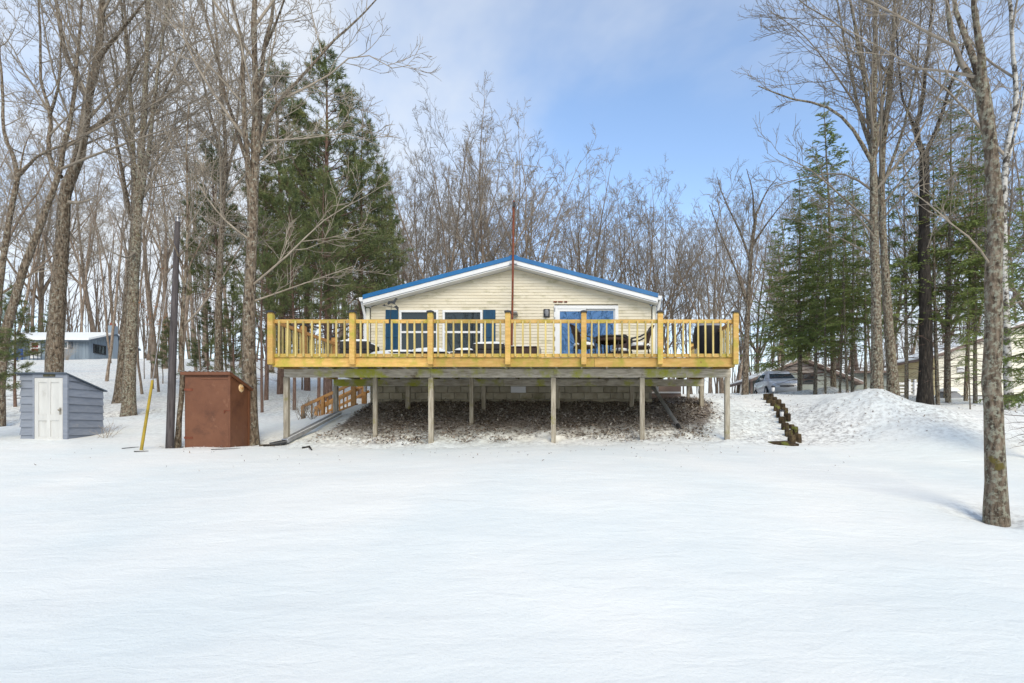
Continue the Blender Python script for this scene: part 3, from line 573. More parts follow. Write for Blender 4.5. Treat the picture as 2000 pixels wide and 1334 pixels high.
# weather vane clamped to the railing
VX = wx(766, DY); vane = thing('weather_vane', 'small black running horse weather vane clamped on the deck rail', 'weather vane', (VX, DY - .055, 4.1))
MB().box(VX - .05, VX - .01, DY - .09, DY - .03, 4.085, 4.2).build('clamp', 'black_metal', vane); MB().tube([(VX - .03, DY - .055, 4.19), (VX, DY - .055, 4.52)], .006, 5).build('rod', 'black_metal', vane)
zb = 4.52; MB().bar((VX - .2, DY - .055, zb + .0), (VX + .12, DY - .055, zb - .06), .012, .016).build('arrow', 'black_metal', vane)
MB().add([(VX - .22, DY - .055, zb + .004), (VX - .15, DY - .05, zb + .03), (VX - .15, DY - .06, zb - .03)], [(0, 1, 2), (2, 1, 0)]).build('arrow_tip', 'black_metal', vane)
MB().prism([(VX + .06, zb - .03), (VX + .16, zb - .14), (VX + .17, zb - .05), (VX + .12, zb + .0)], DY - .06, DY - .05).build('tail', 'black_metal', vane)
MB().prism([(VX - .1, zb + .04), (VX - .06, zb + .1), (VX - .02, zb + .09), (VX + .05, zb + .1), (VX + .09, zb + .17), (VX + .14, zb + .16), (VX + .11, zb + .1), (VX + .08, zb + .05), (VX + .1, zb - .0), (VX + .06, zb + .03), (VX - .02, zb + .05), (VX - .07, zb + .01)][::-1], DY - .062, DY - .05).build('horse', 'black_metal', vane)

# ------------------------------------------------------------------ deck furniture
def snow_cap(parent, x0, x1, y0, y1, z, h, n=10):
    V = []; Fc = []; m = 7
    for j in range(m + 1):
        for i in range(n + 1):
            u, v = i / n * 2 - 1, j / m * 2 - 1; q = max(0, 1 - abs(u) ** 3.2) ** .5 * max(0, 1 - abs(v) ** 3.2) ** .5
            V.append((x0 + (x1 - x0) * i / n, y0 + (y1 - y0) * j / m, z + h * q * (1 + .18 * float(vnoise(i * .7 + x0 * 9, j * .7)))))
    for j in range(m):
        for i in range(n): a = j * (n + 1) + i; Fc.append((a, a + 1, a + n + 2, a + n + 1))
    return MB().add(V, Fc, True).build('snow_cap', 'snow_cap', parent)
def lounge_chair(px0, px1, y, ztop, label, name='armchair', depth=.75, back='near', arm=.0):
    x0, x1 = wx(px0, y), wx(px1, y); t = thing(name, label, 'sofa' if name == 'sofa' else 'chair', ((x0 + x1) / 2, y + depth / 2, FLOOR), 'wicker lounge seats on the deck')
    y1 = y + depth
    box('base', 'wicker_grey', t, x0, x1, y + .002, y1, FLOOR + .05, FLOOR + .3, .015)
    for fx in (x0 + .04, x1 - .09):
        for fy in (y + .05, y1 - .1): box('foot', 'black_metal', t, fx, fx + .05, fy, fy + .05, FLOOR, FLOOR + .05)
    if back == 'near': yb0, yb1 = y, y + .13
    else: yb0, yb1 = y1 - .13, y1
    box('backrest', 'wicker_grey', t, x0 + .002, x1 - .002, yb0, yb1, FLOOR + .302, ztop, .02)
    for xa in (x0, x1 - .12): box('armrest', 'wicker_grey', t, xa, xa + .12, (yb1 if back == 'near' else y) + .003, (y1 if back == 'near' else yb0) - .003, FLOOR + .302, ztop - .04 - arm, .02)
    ya, yb = (yb1 + .01, y1 - .03) if back == 'near' else (y + .03, yb0 - .01)
    box('seat_cushion', 'cushion', t, x0 + .13, x1 - .13, ya, yb, FLOOR + .302, FLOOR + .4, .02)
    snow_cap(t, x0 + .01, x1 - .01, yb0 - .005, yb1 + .02, ztop - .005, .06); snow_cap(t, x0 + .12, x1 - .12, ya, yb, FLOOR + .4, .09)
    for xa in (x0, x1 - .12): snow_cap(t, xa + .005, xa + .115, (yb1 if back == 'near' else y) + .01, (y1 if back == 'near' else yb0) - .01, ztop - .045 - arm, .045)
    return t
lounge_chair(662.5, 721.5, 13.75, wz(666, 13.75), 'grey wicker armchair with snowy back beside the deck stair post')
lounge_chair(923, 985, 13.75, wz(671, 13.75), 'grey wicker armchair with snowy back beside the brown storage bench')
lounge_chair(728, 803, 15.6, FLOOR + .62, 'grey wicker sofa deep in snow under the window with the weather vane', 'sofa', .85, 'far', .12)
lounge_chair(868, 924, 15.6, FLOOR + .6, 'grey wicker sofa deep in snow under the window by the antenna mast', 'sofa', .85, 'far', .12)
def ottoman(px0, px1, y, dp, zt, label, cap):
    x0, x1 = wx(px0, y), wx(px1, y); t = thing('low_table', label, 'table', ((x0 + x1) / 2, y + dp / 2, FLOOR))
    box('body', 'wicker_grey', t, x0, x1, y, y + dp, FLOOR + .06, zt, .015); box('top', 'wicker_grey', t, x0 - .015, x1 + .015, y - .015, y + dp + .015, zt + .001, zt + .03, .006)
    for fx in (x0 + .03, x1 - .08):
        for fy in (y + .03, y + dp - .08): box('foot', 'black_metal', t, fx, fx + .05, fy, fy + .05, FLOOR, FLOOR + .06)
    snow_cap(t, x0 - .01, x1 + .01, y - .01, y + dp + .01, zt + .03, cap)
ottoman(799, 871, 13.85, .6, wz(689, 13.85), 'low grey wicker table heaped with snow between the two armchairs', .13)
ottoman(722, 759, 13.6, .45, FLOOR + .13, 'small snow-covered footstool beside the grey wicker armchair', .1)
ottoman(888, 922, 14.3, .5, FLOOR + .34, 'square grey wicker stool under snow beside the low table', .08)
# storage bench
y = 15.0; bx0, bx1 = wx(986, y), wx(1055, y); bn = thing('storage_bench', 'brown wicker storage bench with wooden ends below the antenna mast', 'bench', ((bx0 + bx1) / 2, y + .3, FLOOR))
box('panel', 'wicker_brown', bn, bx0 + .05, bx1 - .1, y + .03, y + .6, FLOOR + .28, FLOOR + .55, .01); box('panel', 'house_brown', bn, bx0 + .05, bx1 - .1, y + .05, y + .58, FLOOR + .06, FLOOR + .275, .01)
for xa, w_ in ((bx0, .045), (bx1 - .09, .045), (bx1 - .04, .04)): box('end_board', 'house_brown' if xa == bx0 else 'wood_post', bn, xa, xa + w_, y, y + .62, FLOOR, FLOOR + (.66 if xa == bx0 else .56), .006)
box('lid', 'wicker_brown', bn, bx0 + .05, bx1 - .1, y + .01, y + .62, FLOOR + .553, FLOOR + .58, .006); snow_cap(bn, bx0 + .06, bx1 - .12, y + .02, y + .6, FLOOR + .58, .035); 
# dining set
def dining_chair(cx, cy, face, label):
    t = thing('dining_chair', label, 'chair', (cx, cy, FLOOR), 'brown wicker dining chairs on the deck'); Rz = Matrix.Rotation(face, 3, 'Z')   # face: direction the sitter looks, 0 = +x
    def P(x, y, z): v = Rz @ Vector((x, y, 0)); return (cx + v.x, cy + v.y, FLOOR + z)
    for s_ in (-1, 1):
        MB().tube([P(.24, s_ * .25, 0), P(.23, s_ * .25, .42), P(.2, s_ * .27, .62)], .017, 6).build('leg', 'black_metal', t)
        MB().tube([P(-.3, s_ * .23, 0), P(-.22, s_ * .23, .3), P(-.22, s_ * .24, .45)], .017, 6).build('leg', 'black_metal', t)
        MB().tube([P(.22, s_ * .27, .62), P(.0, s_ * .29, .66), P(-.2, s_ * .28, .76), P(-.28, s_ * .25, .86)], .022, 6).build('armrest', 'black_metal', t)
    MB().tube([P(.2, -.22, .3), P(.2, .22, .3)], .012, 5).build('stretcher', 'black_metal', t); MB().tube([P(-.24, -.22, .2), P(-.24, .22, .2)], .012, 5).build('stretcher', 'black_metal', t)
    m_ = MB(); V = []; Fc = []
    for j in range(9):                                  # woven back: a rounded, curved shell
        v = j / 8; hw = .27 * (1 - max(0, v - .55) ** 2 * 2.6) ** 1.0
        for i in range(9):
            u = i / 8 * 2 - 1; V.append(P(-.2 - .16 * v ** 1.6 + .1 * u * u, u * hw, .4 + .6 * v - .06 * u * u * max(0, v - .6) * 2.5))
    n0 = len(V); off = Rz @ Vector((-.025, 0, 0))
    V = V[:n0] + [(p[0] + off.x, p[1] + off.y, p[2]) for p in V[:n0]]
    for j in range(8):
        for i in range(8): a = j * 9 + i; Fc += [(a, a + 1, a + 10, a + 9), (n0 + a + 9, n0 + a + 10, n0 + a + 1, n0 + a)]
    rim = [i for i in range(9)] + [j * 9 + 8 for j in range(1, 9)] + [72 + i for i in range(7, -1, -1)] + [j * 9 for j in range(7, 0, -1)]
    Fc += [(rim[i], rim[(i + 1) % len(rim)], n0 + rim[(i + 1) % len(rim)], n0 + rim[i]) for i in range(len(rim))]
    m_.add(V, Fc, True).build('backrest', 'wicker_brown', t)
    MB().tube([P(-.0, 0, .4), P(-.0, 0, .44)], [.28, .27], 16).build('seat', 'wicker_brown', t); MB().lathe([(.265, 0), (.275, .03), (.25, .07), (.15, .1), (.001, .11)], P(.0, 0, .445), 16).build('snow_cap', 'snow_cap', t)
dining_chair(wx(1141, 14.1), 14.15, R(10), 'brown wicker dining chair beside the sliding glass door')
dining_chair(wx(1250, 14.2), 14.25, R(172), 'brown wicker dining chair beside the right house corner downspout')
dining_chair(wx(1213, 15.1), 15.25, R(250), 'brown wicker dining chair half hidden behind the round table')
tx, ty = wx(1194, 14.5), 14.55; tb = thing('round_table', 'round dark dining table with thin snow between the wicker chairs', 'table', (tx, ty, FLOOR))
MB().lathe([(.001, .69), (.42, .69), (.45, .71), (.45, .735), (.42, .745), (.001, .745)], (tx, ty, FLOOR), 28).build('table_top', 'black_metal', tb); MB().lathe([(.4, .746), (.36, .765), (.2, .775), (.001, .778)], (tx + .02, ty + .05, FLOOR), 18).build('snow_cap', 'snow_cap', tb)
MB().lathe([(.4, .6), (.42, .6), (.42, .69), (.4, .69)], (tx, ty, FLOOR), 24).build('apron', 'wicker_brown', tb)
for k in range(4):
    a = k * math.pi / 2 + .5; MB().tube([(tx + math.cos(a) * .36, ty + math.sin(a) * .36, FLOOR), (tx + math.cos(a) * .3, ty + math.sin(a) * .3, FLOOR + .35), (tx + math.cos(a) * .37, ty + math.sin(a) * .37, FLOOR + .69)], .02, 6).build('leg', 'black_metal', tb)
# covered grill
gx0, gx1, gyy = wx(1361, 14.1), wx(1416, 14.1), 14.1; gc = (gx0 + gx1) / 2; gw = (gx1 - gx0) / 2
gr = thing('covered_grill', 'barbecue grill under a black cover with grey top behind the deck railing', 'grill', (gc, gyy + .3, FLOOR))
prof = [(0, .66, .24), (.12, .7, .25), (.3, .8, .27), (.5, .93, .29), (.7, 1., .3), (.86, .99, .3), (.98, .9, .28)]
V = []; n = 28
for z, w_, d_ in prof:
    for k in range(n):
        a = k * 2 * math.pi / n; ca, sa = math.cos(a), math.sin(a); e_ = .5; fold = 1 + .03 * math.sin(a * 7 + z * 3) * (1 - z * .6)
        V.append((gc + gw * w_ * fold * math.copysign(abs(ca) ** e_, ca), gyy + .3 + d_ * fold * math.copysign(abs(sa) ** e_, sa), FLOOR + z))
MB().add(V, [(i * n + k, i * n + (k + 1) % n, (i + 1) * n + (k + 1) % n, (i + 1) * n + k) for i in range(len(prof) - 1) for k in range(n)], True).build('cover', 'cover_black', gr)
V = []; tp = [(.981, .905, .282), (1.06, .82, .26), (1.13, .66, .2), (1.17, .4, .12), (1.18, .02, .01)]
for z, w_, d_ in tp:
    for k in range(n):
        a = k * 2 * math.pi / n; ca, sa = math.cos(a), math.sin(a); e_ = .55; V.append((gc + gw * w_ * math.copysign(abs(ca) ** e_, ca), gyy + .3 + d_ * math.copysign(abs(sa) ** e_, sa), FLOOR + z))
MB().add(V, [(i * n + k, i * n + (k + 1) % n, (i + 1) * n + (k + 1) % n, (i + 1) * n + k) for i in range(len(tp) - 1) for k in range(n)], True).build('cover_top', 'cover_grey', gr)
for sx in (-.5, .5):
    for sy in (.12, .48): MB().tube([(gc + gw * sx, gyy + sy, FLOOR), (gc + gw * sx, gyy + sy, FLOOR + .2)], .02, 6).build('leg', 'black_metal', gr)
box('side_panel', 'grey_metal', gr, gx0 + .05, gx0 + .075, gyy + .1, gyy + .5, FLOOR + .02, FLOOR + .6)

# ------------------------------------------------------------------ sheds in the yard
def grey_shed():
    Y = 14.0; x0, x1 = wx(42, Y), wx(131.5, Y); d = 1.05; zb = wz(859, Y) - .08; zf = wz(728, Y); zr = wz(728, Y) - .36
    t = thing('garden_shed', 'small grey clapboard shed with white panelled door', 'shed', ((x0 + x1) / 2, Y + d / 2, zb))
    MB().add([(x0 + .02, Y + .02, zb), (x1 - .02, Y + .02, zb), (x1 - .02, Y + d, zb), (x0 + .02, Y + d, zb), (x0 + .02, Y + .02, zf - .03), (x1 - .02, Y + .02, zf - .03), (x1 - .02, Y + d, zr - .03), (x0 + .02, Y + d, zr - .03)],
             [(0, 3, 2, 1), (4, 5, 6, 7), (0, 1, 5, 4), (1, 2, 6, 5), (2, 3, 7, 6), (3, 0, 4, 7)]).build('wall', 'shed_grey', t)
    dx0, dx1 = wx(70, Y), wx(125, Y); n = 9; ch = (zf - zb) / n
    for i in range(n):
        z0, z1 = zb + i * ch, zb + (i + 1) * ch - .0
        MB().add([(x0 - .03, Y - .028, z0), (dx0 - .055, Y - .028, z0), (dx0 - .055, Y + .0, z1), (x0 - .01, Y + .0, z1), (x0 - .03, Y + .019, z0), (dx0 - .055, Y + .019, z0), (dx0 - .055, Y + .019, z1), (x0 - .01, Y + .019, z1)],
                 [(0, 1, 2, 3), (7, 6, 5, 4), (0, 4, 5, 1), (1, 5, 6, 2), (2, 6, 7, 3), (3, 7, 4, 0)]).build('clapboard', 'shed_grey', t)
        def top(y): return zf - .03 + (zr - zf) * (y - Y) / d
        ya, yb = Y + .012, Y + d + .02; zt0, zt1 = min(z1, top(ya)), min(z1, top(yb))
        if zt1 - z0 < .02:
            yb = ya + (zf - .03 - z0) / (zf - zr) * d; zt1 = z0 + .002
        MB().add([(x1 + .028, ya, z0), (x1 + .028, yb, z0), (x1 + .0, yb, zt1), (x1 + .0, ya, zt0), (x1 - .019, ya, z0), (x1 - .019, yb, z0), (x1 - .019, yb, zt1), (x1 - .019, ya, zt0)],
                 [(0, 1, 2, 3), (7, 6, 5, 4), (0, 4, 5, 1), (1, 5, 6, 2), (2, 6, 7, 3), (3, 7, 4, 0)]).build('clapboard', 'shed_grey', t)
    box('corner_trim', 'shed_grey', t, dx1 + .005, x1 + .034, Y - .04, Y + .01, zb, zf - .03, .004); box('door_trim', 'shed_grey', t, dx0 - .053, dx0 - .005, Y - .04, Y + .018, zb, zf - .03, .004); box('head_trim', 'shed_grey', t, dx0 - .004, dx1 + .004, Y - .04, Y + .018, zf - .13, zf - .03, .004)
    dr = box('door', 'door_white', t, dx0, dx1, Y - .02, Y + .015, zb + .02, zf - .135, .004)
    dh = zf - .135 - zb; xm = (dx0 + dx1) / 2
    # raised stiles and rails leave the four panels recessed
    zz = [zb + .02, zb + .16, zb + .02 + dh * .33, zb + .02 + dh * .43, zf - .135 - .12, zf - .135]
    for a, b in ((dx0 + .002, dx0 + .1), (xm - .045, xm + .045), (dx1 - .1, dx1 - .002)): box('stile', 'door_white', dr, a, b, Y - .038, Y - .021, zb + .022, zf - .137, .003)
    for a, b in ((zz[0], zz[1]), (zz[2], zz[3]), (zz[4], zz[5])):
        for p, q in ((dx0 + .101, xm - .046), (xm + .046, dx1 - .101)): box('rail', 'door_white', dr, p, q, Y - .038, Y - .021, a + .002, b - .002, .003)
    box('lock_plate', 'pale_metal', dr, dx1 - .08, dx1 - .03, Y - .043, Y - .038, zb + .72, zb + .9); MB().lathe([(.001, -.06), (.025, -.055), (.032, -.03), (.014, -.01), (.014, .0)], (dx1 - .055, Y - .04, zb + .84), 10, 'y').build('knob', 'pale_metal', dr)
    box('name_sign', 'sign_dark', t, wx(88, Y), wx(111, Y), Y - .055, Y - .041, zf - .105, zf - .045)
    MB().add([(x0 - .08, Y - .1, zf - .028), (x1 + .06, Y - .1, zf - .028), (x1 + .06, Y + d + .1, zr - .05), (x0 - .08, Y + d + .1, zr - .05), (x0 - .08, Y - .1, zf + .0), (x1 + .06, Y - .1, zf + .0), (x1 + .06, Y + d + .1, zr - .02), (x0 - .08, Y + d + .1, zr - .02)],
             [(0, 3, 2, 1), (4, 5, 6, 7), (0, 1, 5, 4), (1, 2, 6, 5), (2, 3, 7, 6), (3, 0, 4, 7)]).build('roof', 'house_blue_dark', t)
grey_shed()
def brown_shed():
    Y = 12.95; x0, x1 = wx(361, Y), wx(450, Y); d = .78; zb = wz(874, Y) - .12; zf = wz(728, Y); zr = zf - .3
    t = thing('tool_shed', 'tall reddish-brown plywood shed with round plaque on its side', 'shed', ((x0 + x1) / 2, Y + d / 2, zb))
    MB().add([(x0, Y, zb), (x1, Y, zb), (x1, Y + d, zb), (x0, Y + d, zb), (x0, Y, zf), (x1, Y, zf), (x1, Y + d, zr), (x0, Y + d, zr)],
             [(0, 3, 2, 1), (4, 5, 6, 7), (0, 1, 5, 4), (1, 2, 6, 5), (2, 3, 7, 6), (3, 0, 4, 7)]).build('wall', 'shed_brown', t)
    dr = box('door', 'shed_brown', t, x0 + .03, x1 - .03, Y - .018, Y - .002, zb + .1, zf - .1, .003); box('batten', 'shed_brown', dr, x0 + .4, x1 - .035, Y - .032, Y - .019, zf - .16, zf - .12, .003)
    box('hasp', 'rust', dr, x1 - .14, x1 + .01, Y - .03, Y - .019, zb + .98, zb + 1.0); MB().tube([(x1 - .13, Y - .03, zb + .93), (x1 - .11, Y - .035, zb + .99)], .012, 6).build('padlock', 'rust', dr)
    for hz_ in (zb + .35, zf - .4): box('hinge', 'rust', dr, x0 + .0, x0 + .2, Y - .028, Y - .019, hz_ - .025, hz_ + .025)
    box('cover_strip', 'shed_brown', t, x1 - .045, x1 + .012, Y - .028, Y + .03, zb, zf - .06, .003); box('cover_strip', 'shed_brown', t, x1 + .001, x1 + .02, Y + d - .06, Y + d + .01, zb, zr - .02, .003)
    box('front_fascia', 'shed_brown', t, x0 - .05, x1 + .04, Y - .09, Y - .05, zf - .06, zf + .015, .004)
    MB().bar((x1 + .03, Y - .045, zf - .03), (x1 + .03, Y + d + .06, zr - .05), .03, .07).build('side_fascia', 'shed_brown', t)
    c = Vector((x1 + .002, Y + .42, wz(758, Y + .42))); pq = MB().lathe([(.001, .02), (.08, .02), (.095, .012), (.1, 0)], c, 24, 'x').build('plaque', 'plaque_orange', t)
    MB().lathe([(.03, .0), (.034, .03), (.022, .035), (.001, .036)], c + Vector((0, .02, 0)), 12, 'x').build('emblem', 'wood_orange', pq)
    V = []; n = 44                                     # corrugated roof sheet
    for i in range(n + 1):
        x = x0 - .06 + (x1 - x0 + .11) * i / n; w_ = .012 * math.sin(i * math.pi / 2 * 1.0)
        for (y, z) in ((Y - .1, zf + .032), (Y + d + .08, zr + .012)): V.append((x, y, z + w_)); V.append((x, y, z + w_ - .006))
    Fc = []
    for i in range(n): a = i * 4; Fc += [(a, a + 4, a + 6, a + 2), (a + 1, a + 3, a + 7, a + 5), (a, a + 1, a + 5, a + 4)]
    MB().add(V, Fc).build('roof_sheet', 'corrugated', t)
    MB().tube([(x0 - .06, Y - .02, zb + .02), (x0 - .06, Y - .02, zb + .14)], .035, 8).build('foot_block', 'black_metal', t)
brown_shed()
# pole, guy wire and its yellow guard
PY = 12.9; pb, pt_ = W(331, 866, PY), W(347, 425, PY + .1)
pole = thing('utility_pole', 'dark weathered wooden pole without wires beside the brown shed', 'pole', (pb.x, pb.y, gz(pb.x, pb.y)))
MB().tube([pb - Vector((0, 0, .3)), pb.lerp(pt_, .5), pt_], [.088, .075, .052], 12).build('shaft', 'wood_pole', pole); MB().tube([pt_ - Vector((0, 0, .1)), pt_ + Vector((0, 0, .025))], [.056, .05], 10).build('cap', 'grey_metal', pole)
ga = W(274, 891, 12.3); gb_ = pt_ - Vector((0, 0, .15)); gd = (gb_ - ga)
guy = thing('guy_wire', 'thin guy wire with a yellow plastic guard leaning toward the pole', 'guy wire', tuple(ga))
MB().tube([ga + gd * .005, gb_], .006, 5).build('wire', 'grey_metal', guy); MB().tube([ga, ga + gd * .155, ga + gd * .315], [.032, .03, .027], 8).build('guard', 'yellow_plastic', guy)

# ------------------------------------------------------------------ stepped timber wall and path lights
tw = thing('timber_wall', 'stepped retaining wall of short mossy log ends beside the snow heap', 'retaining wall', (6.0, 15.5, 1.3))
steps_px = [(1498, 777, 18.2), (1504, 787, 17.6), (1512, 797, 17.0), (1519, 806, 16.4), (1524, 818, 15.8), (1529, 830, 15.2), (1535, 841, 14.6), (1542, 851, 14.0), (1548, 862, 13.4)]
lg = None
for i, (p, q, y) in enumerate(steps_px):
    c = W(p, q, y); r_ = .1
    for j, (ox, oz, oy) in enumerate(((-.02, 0, 0), (.17, random.uniform(-.06, .04), .1))):
        cc = Vector((c.x + ox, y + oy, max(c.z + .06, gz(c.x + ox, y + oy) + .1) + oz)); zb = min(gz(cc.x, cc.y), cc.z) - .35
        prof = [(r_ * .98, zb - cc.z), (r_, -.05), (r_ * .96, .05), (r_ * .8, .075), (.001, .08)]
        o = MB().lathe([(q_ * random.uniform(.9, 1.08), h_) for q_, h_ in prof], cc, 7, smooth=False).build('log', 'timber_log', tw)
MB().tube([W(1500, 866, 13.25), W(1535, 868, 13.0), W(1560, 872, 12.9)], [.05, .09, .06], 8).build('log', 'timber_log', tw)
def path_light(px, py0, y, label):
    b = W(px, py0, y); t = thing('path_light', label, 'lamp', tuple(b), 'solar path lights')
    MB().tube([b - Vector((0, 0, .15)), b + Vector((0, 0, .16))], .012, 6).build('stake', 'black_metal', t); MB().lathe([(.02, .15), (.045, .17), (.055, .29), (.05, .3)], b, 12).build('lens', 'lamp_lens', t); MB().lathe([(.075, .295), (.07, .32), (.03, .345), (.001, .35)], b, 12).build('cap', 'black_metal', t)
path_light(1510, 774, 18.0, 'small solar path light standing at the top of the log wall')
path_light(1527, 824, 15.6, 'small solar path light halfway down the log wall')

# ------------------------------------------------------------------ parked car
def car():
    c = W(1517, 0, 31.5); c.z = gz(c.x, c.y) + .12; head = R(-97)
    t = thing('parked_car', 'silver grey compact car parked behind the snow bank by the garage', 'car', tuple(c)); Rz = Matrix.Rotation(head, 3, 'Z')
    def P(x, y, z): v = Rz @ Vector((x, y, z)); return c + v
    st_ = [  # x, z bottom, z belt, z roof, w bottom, w belt, w roof
        (-2.12, .5, .8, .82, .6, .72, .55), (-2.05, .35, .95, 1.05, .76, .83, .62), (-1.85, .25, 1.0, 1.38, .8, .87, .6), (-1.5, .22, 1.0, 1.53, .82, .89, .63), (-.8, .2, .98, 1.6, .83, .9, .65),
        (-.1, .2, .97, 1.61, .83, .9, .66), (.45, .2, .96, 1.52, .83, .9, .64), (.85, .2, .96, 1.28, .83, .9, .66), (1.25, .2, .95, 1.02, .83, .89, .72), (1.6, .22, .88, .95, .82, .87, .66), (1.95, .28, .76, .84, .78, .82, .6), (2.15, .38, .62, .68, .62, .66, .45)]
    V = []; n = 12
    for x, zb, zl, zr, wb, wl, wr in st_:
        half = [(wb, zb), (wl, zb + (zl - zb) * .45), (wl, zl - .05), (wl * .97, zl), (wr + (wl - wr) * .25, zl + (zr - zl) * .75), (wr * .8, zr)]
        ring = [(y, z) for y, z in half] + [(-y, z) for y, z in reversed(half)]
        V += [P(x, y, z) for y, z in ring]
    Fc = [(i * n + k, (i + 1) * n + k, (i + 1) * n + (k + 1) % n, i * n + (k + 1) % n) for i in range(len(st_) - 1) for k in range(n)]
    Fc += [tuple(range(n)), tuple(range((len(st_) - 1) * n + n - 1, (len(st_) - 1) * n - 1, -1))]
    MB().add(V, Fc, True).build('body', 'car_paint', t)
    def st_at(x):
        for a, b in zip(st_, st_[1:]):
            if a[0] <= x <= b[0]: u = (x - a[0]) / (b[0] - a[0]); return [p + (q - p) * u for p, q in zip(a, b)]
    def side_pt(x, f, s_):                             # f: 0 at belt, 1 near the roof edge
        _, zb, zl, zr, wb, wl, wr = st_at(x); y0, z0 = wl * .97, zl; y1, z1 = wr + (wl - wr) * .25, zl + (zr - zl) * .75; return P(x, s_ * (y0 + (y1 - y0) * f + .012), z0 + (z1 - z0) * f)
    for s_ in (-1, 1):
        for a, b in ((-1.75, -1.3), (-1.22, -.42), (-.34, .5)): MB().add([side_pt(a + (.12 if a < -1.5 else 0), .08, s_), side_pt(b, .08, s_), side_pt(b - (.12 if b > 0 else 0), .92, s_), side_pt(a + .06, .92, s_)], [(0, 1, 2, 3), (3, 2, 1, 0)]).build('side_window', 'car_glass', t)
        MB().add([P(.6, s_ * .9, 1.0), P(.72, s_ * .9, 1.0), P(.72, s_ * 1.06, 1.02), P(.6, s_ * 1.06, 1.02), P(.6, s_ * .9, 1.14), P(.7, s_ * .9, 1.12), P(.7, s_ * 1.06, 1.12), P(.6, s_ * 1.06, 1.15)], [(0, 1, 2, 3), (7, 6, 5, 4), (0, 4, 5, 1), (1, 5, 6, 2), (2, 6, 7, 3), (3, 7, 4, 0)]).build('mirror', 'car_paint', t)
        MB().add([P(1.78, s_ * .84, .8), P(2.06, s_ * .7, .7), P(2.1, s_ * .5, .68), P(2.02, s_ * .5, .8), P(1.8, s_ * .8, .88)], [(0, 1, 2, 3, 4), (4, 3, 2, 1, 0)]).build('headlight', 'lamp_lens', t)
        for x in (-1.3, 1.32):
            cw = P(x, s_ * .8, .32); axis = Rz @ Vector((0, s_, 0)); a1, a2 = Rz @ Vector((1, 0, 0)), Vector((0, 0, 1))
            def wheel(prof, name, mat, par):
                VV = [cw + axis * h + (a1 * math.cos(k * math.pi / 10) + a2 * math.sin(k * math.pi / 10)) * r_ for r_, h in prof for k in range(20)]
                return MB().add(VV, [(i * 20 + k, i * 20 + (k + 1) % 20, (i + 1) * 20 + (k + 1) % 20, (i + 1) * 20 + k) for i in range(len(prof) - 1) for k in range(20)], True).build(name, mat, par)
            w_ = wheel([(.2, -.1), (.31, -.1), (.33, -.05), (.33, .08), (.31, .12), (.21, .125)], 'wheel', 'tyre', t); wheel([(.21, .11), (.17, .1), (.06, .13), (.001, .135)], 'rim', 'grey_metal', w_)
    wsp = lambda x, y: P(x, y, st_at(x)[3] + .015)
    MB().add([P(.55, .55, 1.43), P(.55, -.55, 1.43), P(1.2, -.68, 1.06), P(1.2, .68, 1.06), P(.85, -.6, 1.3), P(.85, .6, 1.3)], [(0, 1, 4, 5), (5, 4, 2, 3), (5, 4, 1, 0), (3, 2, 4, 5)]).build('windscreen', 'car_glass', t)
    MB().add([P(2.13, .38, .45), P(2.13, -.38, .45), P(2.17, -.36, .6), P(2.17, .36, .6)], [(0, 1, 2, 3), (3, 2, 1, 0)]).build('grille', 'black_metal', t)
car()

